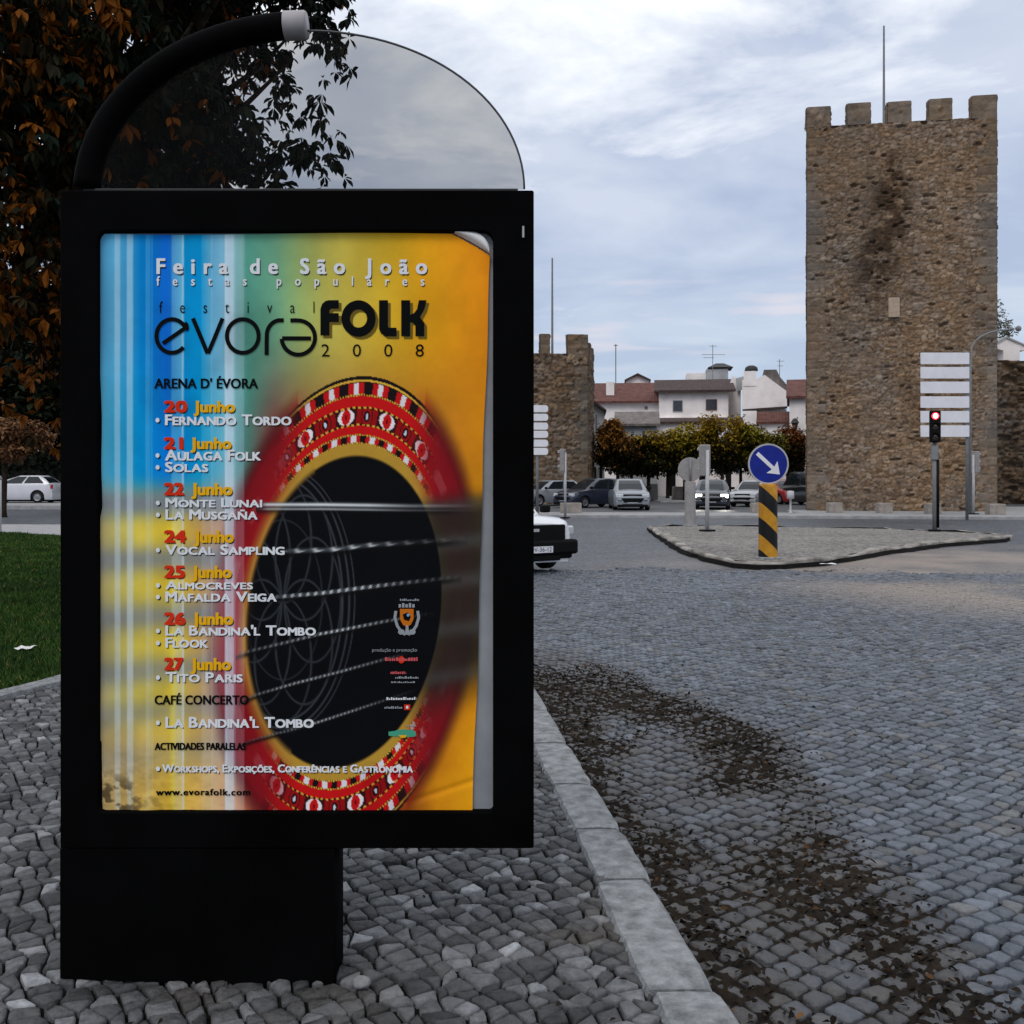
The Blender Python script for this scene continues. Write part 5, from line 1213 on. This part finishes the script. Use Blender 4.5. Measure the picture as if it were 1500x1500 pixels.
# tall narrow grey-white house right of the lower tower
Yn = 72; h3 = thing('narrow_house', 'tall narrow grey-white house front beside the lower tower', 'house', (P(876, 0, Yn).x, Yn, 0))
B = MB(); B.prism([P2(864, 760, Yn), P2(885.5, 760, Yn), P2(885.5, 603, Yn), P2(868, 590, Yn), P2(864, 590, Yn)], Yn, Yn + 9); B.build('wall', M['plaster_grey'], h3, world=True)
B = MB(); B.prism([P2(863, 586, Yn), P2(869, 586.5, Yn), P2(888, 601, Yn), P2(888, 604, Yn), P2(868, 590, Yn), P2(863, 589.5, Yn)], Yn - .6, Yn + 9.3); B.build('roof', M['tiles_dark'], h3, world=True)
for x0, y0, x1, y1 in ((871.5, 606, 874, 632), (877.5, 622, 880, 640)): win(h3, x0, y0, x1 + 1.2, y1, Yn, M['framew'])
B = MB(); a = P(866, 668, Yn); b__ = P(886, 668, Yn); B.box(((a.x + b__.x) / 2, Yn - .12, a.z), (b__.x - a.x, .25, .16)); B.build('string_course', M['lead'], h3, world=True)
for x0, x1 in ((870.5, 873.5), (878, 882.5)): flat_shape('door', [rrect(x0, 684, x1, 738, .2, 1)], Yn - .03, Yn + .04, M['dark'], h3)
# low houses under the trees
Yw = 84; h4 = thing('white_house', 'low white house front with dark doorways behind the trees', 'house', (P(1010, 0, Yw).x, Yw, 0))
wallbox(h4, 926, 1087, 618, Yw, 3.6, M['plaster']); gable_x(h4, 925, 1087, 617.5, 612, Yw, 3.4, M['tiles_dark'], .3)
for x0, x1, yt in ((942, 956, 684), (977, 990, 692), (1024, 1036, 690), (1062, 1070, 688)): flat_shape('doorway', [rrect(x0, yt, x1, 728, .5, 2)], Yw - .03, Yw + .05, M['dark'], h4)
for x0, x1 in ((1000, 1010), (1046, 1054), (1076, 1082)): win(h4, x0, 676, x1, 694, Yw, M['framew'])
Yv = 80; h4b = thing('grey_roofed_house', 'low house with a weathered grey tiled roof left of the white house', 'house', (P(932, 0, Yv).x, Yv, 0))
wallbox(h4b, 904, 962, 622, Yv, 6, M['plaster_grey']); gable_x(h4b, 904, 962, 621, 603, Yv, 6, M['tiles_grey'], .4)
win(h4b, 940, 630, 946, 640, Yv, M['framew'])
# big white gable with chimney pots
Yb_ = 86; h5 = thing('white_gabled_house', 'big blank white gable wall with dark capped chimney', 'house', (P(1120, 0, Yb_).x, Yb_, 0))
B = MB(); B.prism([P2(1088, 599, Yb_), P2(1151, 595.5, Yb_), P2(1158, 579, Yb_), P2(1120, 549, Yb_), P2(1109, 555, Yb_), P2(1106, 552, Yb_), P2(1088, 556, Yb_)], Yb_, Yb_ + 8); B.build('wall', M['plaster'], h5, world=True)
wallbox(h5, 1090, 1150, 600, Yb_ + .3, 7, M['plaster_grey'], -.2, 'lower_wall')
B = MB(); B.prism([P2(1089.5, 565, Yb_), P2(1108.5, 565, Yb_), P2(1107.5, 543, Yb_), P2(1090.5, 543, Yb_)], Yb_ - .05, Yb_ + 1.1); ch = B.build('chimney', M['plaster'], h5, world=True)
B = MB(); q_ = P(1099, 543, Yb_ + .5); B.lathe([(.55, 0), (.55, .12), (.48, .32), (.25, .45), (0, .48)], (q_.x, Yb_ + .52, q_.z), 16); c2 = B.build('chimney_cap', M['lead'], None, smooth=True); c2.location = -h5.location; c2.parent = ch
B = MB(); B.prism([P2(1119, 541, Yb_), P2(1137, 541, Yb_), P2(1142, 552, Yb_), P2(1160, 574, Yb_), P2(1157, 578, Yb_), P2(1120, 549.5, Yb_), P2(1117, 549.5, Yb_)], Yb_ + .35, Yb_ + 8.2); B.build('roof', M['tiles_grey'], h5, world=True)
B = MB(); B.prism([P2(1089, 599.5, Yb_), P2(1152, 596.5, Yb_), P2(1152, 599, Yb_), P2(1089, 602.5, Yb_)], Yb_ - .5, Yb_ - .003); B.build('eave', M['tiles_dark'], h5, world=True)
Yc = 82; h6 = thing('red_roofed_house', 'low house with a dark red roof below the big white gable', 'house', (P(1135, 0, Yc).x, Yc, 0))
wallbox(h6, 1112, 1164, 619, Yc, 3, M['plaster']); gable_x(h6, 1112, 1164, 618, 603, Yc, 3, M['tiles'], .3)
win(h6, 1125, 640, 1133, 655, Yc, M['frameb']); win(h6, 1145, 640, 1153, 655, Yc, M['frameb'])
B = MB(); q_ = P(1099, 612, Yc); B.box((q_.x, Yc + .8, q_.z - 3), (1.1, 1.2, 7.2)); B.build('chimney', M['plaster'], h6, world=True)
# house behind the tower's left edge
Ye = 76; h7 = thing('white_house', 'white corner house with red roof and a wall lantern, left of the tall tower', 'house', (P(1172, 0, Ye).x, Ye, 0))
wallbox(h7, 1157, 1215, 581, Ye, 8, M['plaster']); gable_x(h7, 1157, 1215, 580.5, 556, Ye, 8, M['tiles'], .4)
B = MB(); q_ = P(1168, 622, Ye - .6); B.lathe([(0, -.42), (.12, -.38), (.24, .1), (.32, .12), (.14, .42), (0, .5)], (q_.x, Ye - .6, q_.z), 10); B.build('wall_lantern', M['lead'], h7, world=True)
B = MB(); q_ = P(1168, 612, Ye); B.box((q_.x, Ye - .35, q_.z), (.06, .7, .06)); B.build('lantern_bracket', M['lead'], h7, world=True)
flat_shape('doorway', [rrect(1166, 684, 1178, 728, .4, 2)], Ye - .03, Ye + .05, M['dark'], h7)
# small white belfry on the wall to the right
Yk = 62.5; bf = thing('white_belfry', 'small white gabled belfry on top of the dark town wall', 'belfry', (P(1483, 0, Yk).x, Yk, 8.6))
B = MB(); B.prism([P2(1471, 541, Yk), P2(1495, 541, Yk), P2(1495, 513, Yk), P2(1504, 513, Yk), P2(1504, 507, Yk), P2(1475, 494, Yk), P2(1459, 503, Yk), P2(1459, 510, Yk), P2(1471, 513, Yk)], Yk + .1, Yk + 1.4); B.build('gable', M['plaster'], bf, world=True)
B = MB(); B.prism([P2(1457, 503, Yk), P2(1475, 492.5, Yk), P2(1506, 506, Yk), P2(1506, 508, Yk), P2(1475, 495, Yk), P2(1457, 505, Yk)], Yk, Yk + 1.6); B.build('coping', M['plaster_grey'], bf, world=True)
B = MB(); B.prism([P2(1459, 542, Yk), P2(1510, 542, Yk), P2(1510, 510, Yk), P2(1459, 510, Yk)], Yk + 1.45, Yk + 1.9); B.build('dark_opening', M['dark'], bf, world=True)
for h_, a_ in ((h1, -8), (h1b, -12), (h2, -6), (h4, -9), (h5, -13.5), (h6, -14), (h7, -15.5), (h3, -4), (h4b, -7), (lk_, -6)): h_.rotation_euler.z = R(a_)
# television aerials and mast
def aerial(px, py0, py1, Yd, label, bars, cat='aerial', r=.03):
    a = P(px, py0, Yd); t = thing('roof_aerial', label, cat, tuple(a)); B = MB(); B.tube([a, P(px, py1, Yd)], r, 6); B.build('mast', M['gun'], t, world=True)
    for (x0, x1, y) in bars: B = MB(); B.tube([P(x0, y, Yd), P(x1, y, Yd)], r * .8, 6); B.build('crossbar', M['gun'], t, world=True)
aerial(1044, 560, 505, 94, 'television aerial with crossbars on the white house roof', [(1028, 1062, 519.5), (1030, 1046, 524), (1039, 1050, 507)])
aerial(902, 592, 504, 98, 'tall thin radio mast behind the red roof', [(899, 905, 506)], 'mast', .05)
aerial(1142, 555, 526, 90, 'small television aerial above the big white gable', [(1138, 1149, 529), (1139, 1147, 536)])
# planters in the square
for px, w_, h_, lab in ((1001, 1.5, .9, 'pale stone planter in the middle of the square'), (957, .55, 1.1, 'grey litter bin right of the silver car')):
    b_ = MB(); b_.box((0, 0, h_ / 2), (w_, .8, h_), 0, .95); o = b_.build('planter' if w_ > 1 else 'litter_bin', M['blockm'] if w_ > 1 else M['signback'], bevel=.04); o.location = (P(px, 0, 70).x, 70, .06); tag(o, lab, 'planter' if w_ > 1 else 'bin')

# ================================================================== TREES
def leaves_mesh(name, pts, size, cols, m, parent, rng, leaflets=1, droop=.5, aspect=.42, spread=.9):
    """Each point carries a spray of folded leaf blades (two facets each)."""
    N = len(pts); k = leaflets
    base = np.repeat(pts, k, 0); C_ = np.repeat(cols, k, 0) * rng.uniform(.75, 1.25, (N * k, 1))
    hd = np.repeat(rng.random(N) * 6.283, k) + np.tile(np.linspace(-spread, spread, k) if k > 1 else [0.0], N) * 1.5 + rng.normal(0, .2, N * k)
    el = -droop + rng.normal(0, .45, N * k)
    s_ = np.repeat(rng.uniform(.7, 1.25, N), k) * size * rng.uniform(.8, 1.15, N * k)
    d = np.stack([np.cos(hd) * np.cos(el), np.sin(hd) * np.cos(el), np.sin(el)], -1)
    up = np.stack([rng.normal(0, .5, N * k), rng.normal(0, .5, N * k), np.ones(N * k)], -1)
    w = np.cross(d, up); w /= np.linalg.norm(w, axis=1)[:, None]; nn_ = np.cross(w, d)
    p0 = base + d * (s_ * .12)[:, None]; tip = base + d * (s_ * 1.0)[:, None] - np.array([0, 0, 1]) * (s_ * .15)[:, None]
    midp = base + d * (s_ * .62)[:, None]; a1 = midp + w * (s_ * aspect * .5)[:, None] + nn_ * (s_ * .07)[:, None]; a2 = midp - w * (s_ * aspect * .5)[:, None] + nn_ * (s_ * .07)[:, None]
    q1 = base + d * (s_ * .86)[:, None] + w * (s_ * aspect * .36)[:, None]; q2 = base + d * (s_ * .86)[:, None] - w * (s_ * aspect * .36)[:, None]
    V = np.stack([p0, a1, q1, tip, q2, a2], 1).reshape(-1, 3)
    i0 = (np.arange(N * k) * 6)[:, None]
    Q = np.concatenate([i0 + np.array([[0, 1, 2, 3]]), i0 + np.array([[0, 3, 4, 5]])])
    return np_mesh(name, V - np.array(parent.location), Q, m, parent, np.repeat(C_, 6, 0))
def limb(B, a, b__, r0, r1, rng, n=6, wob=.12):
    a, b__ = Vector(a), Vector(b__); L_ = (b__ - a).length; pts = [a.lerp(b__, i / n) + Vector((rng.uniform(-1, 1), rng.uniform(-1, 1), rng.uniform(-.5, .8))) * wob * L_ / n * (0 < i < n) for i in range(n + 1)]
    B.tube(pts, [r0 + (r1 - r0) * i / n for i in range(n + 1)], 8); return pts
def tree(name, label, loc, crown_c, crown_r, trunk_r, n_spray, leaf, palette, seed, leaflets=1, group=None, clumps=18, droop=.5, aspect=.45, cat='tree', keep=None, shell=.45):
    rng = np.random.default_rng(seed); rr = random.Random(seed)
    t = thing(name, label, cat, loc, 0, group); cc, cr = np.array(crown_c, float), np.array(crown_r, float)
    # clump centres spread through the crown
    cs = []
    while len(cs) < clumps:
        p = rng.uniform(-1, 1, 3)
        if np.linalg.norm(p) < 1 and np.linalg.norm(p) > .25: cs.append(p * (.82))
    cs = np.array(cs); C = cc + cs * cr
    B = MB(); top = Vector(cc) + Vector((0, 0, cr[2] * .35)); base = Vector(loc) + Vector((0, 0, -.15)); fork = base.lerp(Vector((cc[0], cc[1], cc[2] - cr[2] * .55)), 1.0)
    B.tube([base, base + Vector((0, 0, .35)), base.lerp(fork, .6), fork], [trunk_r * 1.5, trunk_r * 1.05, trunk_r * .9, trunk_r * .8], 12); B.build('trunk', M['bark'], t, world=True, smooth=True)
    B = MB()
    for c in C: limb(B, fork + Vector((rr.uniform(-.1, .1), rr.uniform(-.1, .1), rr.uniform(-.1, .2))) * cr[2] * .2, Vector(c), trunk_r * .42, trunk_r * .06, rr)
    B.build('limbs', M['bark'], t, world=True, smooth=True)
    idx = rng.integers(0, clumps, n_spray); rad = rng.uniform(.26, .46, clumps)[idx][:, None]
    p = rng.normal(0, 1, (n_spray, 3)); p /= np.linalg.norm(p, axis=1)[:, None]; p *= (shell + (1 - shell) * rng.random((n_spray, 1)) ** .6) * rad
    pts = C[idx] + p * cr
    ci = rng.random(clumps)[idx]; u = palette(pts, ci, rng)
    if keep is not None: k = keep(pts, rng); pts, u = pts[k], u[k]
    leaves_mesh('crown', pts, leaf, u, M['leaf'], t, rng, leaflets, droop, aspect); return t
M['leaf'] = colmat('leaf_blade', .65, .08, .15, 30, transl=.12)
def pal_mix(A, B_, f):
    def g(pts, ci, rng):
        k = np.clip(f(pts) + (ci - .5) * .5 + rng.normal(0, .28, len(pts)), 0, 1)[:, None]; k = (k > .5) * .8 + k * .2
        return np.array(A) * (1 - k) + np.array(B_) * k
    return g
# chestnut whose drooping crown hangs behind the poster stand
def keep_ch(pts, rng):
    px = 750 + pts[:, 0] / pts[:, 1] * F
    hole = (fbm(pts[:, 0] * 2.1 + 1.5, pts[:, 2] * 2.1, 91, 3) < .425) & (pts[:, 2] > 4.6)
    return (px < 524 + 12 * np.sin(pts[:, 2] * 5)) & (pts[:, 2] > 1.9) & ~hole
tree('chestnut_tree', 'big chestnut with dark and rusty brown drooping leaves behind the poster stand', (-4.75, 12.2, 0), (-5.0, 12.2, 6.9), (3.5, 3.2, 4.6), .24, 14000, .165,
     pal_mix((.007, .013, .007), (.25, .078, .009), lambda p: .74 - (p[:, 0] + 7.5) * .17), 3, leaflets=6, clumps=70, droop=.75, aspect=.36, shell=.3, keep=keep_ch)
# bare-brown small tree farther left
tree('brown_leaved_tree', 'small tree with pale brown withered leaves above the white hatchback', (P(5, 0, 44).x, 44, -.1), P(8, 642, 44), (2.0, 1.6, 1.05), .12, 2600, .26, pal_mix((.13, .06, .028), (.20, .11, .055), lambda p: .5 + 0 * p[:, 0]), 14, clumps=14, droop=.2, leaflets=2)
# dark evergreens beyond the far left road
for i, (px, Yd, zt, rw, lab) in enumerate(((-60, 66, 15, 6, 'dark evergreen at the far left, behind the white hatchback'), (70, 70, 17, 6.5, 'tall dark evergreen behind the chestnut and the poster stand'), (215, 68, 17, 6.5, 'dark evergreen seen through the left of the smoked arch'), (360, 74, 15, 6.5, 'dark evergreen behind the middle of the poster stand'))):
    tree('evergreen_tree', lab, (P(px, 0, Yd).x, Yd, .1), (P(px, 0, Yd).x, Yd, zt * .52), (rw, 4.5, zt * .5), .35, 7000, .75, pal_mix((.008, .012, .008), (.016, .022, .010), lambda p: .4 + 0 * p[:, 0]), 30 + i, clumps=34, droop=.3, group='dark evergreens beyond the road', shell=.2, leaflets=2)
hd = thing('hedge', 'low dark clipped hedge behind the white hatchback', 'hedge', (P(60, 0, 64).x, 64, .1))
rng_ = np.random.default_rng(8); N_ = 9000; pts = np.stack([rng_.uniform(-9, 14, N_) + hd.location.x, 64 + rng_.uniform(-.8, .8, N_), .1 + 3.2 * rng_.random(N_) ** .8], -1)
leaves_mesh('foliage', pts, .5, np.tile([.009, .013, .008], (N_, 1)), M['leaf'], hd, rng_, 1, .2)
B = MB(); B.box((hd.location.x + 2.5, 64, 1.5), (22, 1.0, 2.9)); B.build('branch_core', mat('dark_twigs', (.006, .007, .005), .95), hd, world=True)
# clipped lime trees in the square: yellowing tops, shade of the lower crown put into the leaf colour
YEL, GRN, ORG, DRK = (.27, .21, .014), (.055, .060, .012), (.20, .085, .015), (.022, .022, .008)
def lime(px, Yd, r, col, lab, seed, zt=5.3, zb=1.75, n_=2700, ry=1.7, group='clipped trees in the square'):
    f = lambda p: (p[:, 2] - 2.9) / 2.2 + .14
    tree('lime_tree', lab, (P(px, 0, Yd).x, Yd, .0), (P(px, 0, Yd).x, Yd, (zt + zb) / 2), (r, ry, (zt - zb) / 2), .13, n_, .29, pal_mix(DRK, col, f), seed, clumps=24, droop=.3, group=group, shell=.2, leaflets=2)
DRK = (.012, .013, .005)
lime(905, 66, 1.45, ORG, 'orange-leaved clipped tree nearest the lower tower', 51, 5.5)
lime(950, 67, 1.9, (.24, .16, .012), 'clipped tree with yellow leaves, second from the lower tower', 52, 5.0)
lime(1003, 68, 2.0, YEL, 'clipped yellow-green tree below the left window of the white house', 53, 5.2)
lime(1058, 67, 2.0, (.25, .16, .012), 'clipped yellow-green tree left of the blue arrow sign, tallest of its row', 54, 5.9)
lime(1110, 67, 1.9, (.19, .16, .012), 'clipped green and yellow tree straight above the blue arrow sign', 55, 5.6)
lime(1154, 68, 1.6, (.15, .05, .012), 'clipped reddish tree nearest the tall tower', 56, 5.1)
for k, (px, lab) in enumerate(((925, 'dark tree in the back row, left of the silver car roof'), (978, 'dark tree in the back row, above the pale stone planter'), (1032, 'dark tree in the back row, behind the side-on traffic light'), (1085, 'dark tree in the back row, left of the blue arrow sign'), (1135, 'dark tree in the back row, right of the blue arrow sign'))):
    lime(px, 75, 2.2, (.05, .05, .01), lab, 80 + k, 4.7, 1.7, 3000, 1.8, 'back row of trees in the square')
# pale olive behind the wall at the right
tree('olive_tree', 'pale grey-green tree top showing at the right edge of the tall tower', (P(1455, 0, 72).x, 72, 0), P(1456, 492, 72), (1.3, 1.2, 2.2), .2, 1500, .35, pal_mix((.16, .17, .13), (.26, .26, .22), lambda p: .5 + 0 * p[:, 0]), 61, clumps=12, droop=.1, aspect=.3)
# fallen leaves caught between the stones
rng_ = np.random.default_rng(12); N_ = 26000
x = rng_.uniform(-3.2, 2.6, N_); y = rng_.uniform(2.4, 9, N_); k = ((x < kerb_r(y) - KW - .02) & (rng_.random(N_) < .008)) | ((x > kerb_r(y) + .01) & (rng_.random(N_) < dirt_amount(x, y) * .95 + .004)); x, y = x[k], y[k]
z = np.where(x > kerb_r(y), RZ + .012, .012)
fl = thing('fallen_leaves', 'scattered brown fallen leaves on the cobbles by the kerb', 'leaves', (0, 4, 0)); fl['kind'] = 'stuff'
c = np.where((rng_.random(len(x)) < .93)[:, None], [.018, .013, .009], [.085, .045, .02]) * rng_.uniform(.5, 1.5, (len(x), 1))
leaves_mesh('leaves', np.stack([x, y, z], -1), .034, c, M['leaf'], fl, rng_, 1, .0, .55)
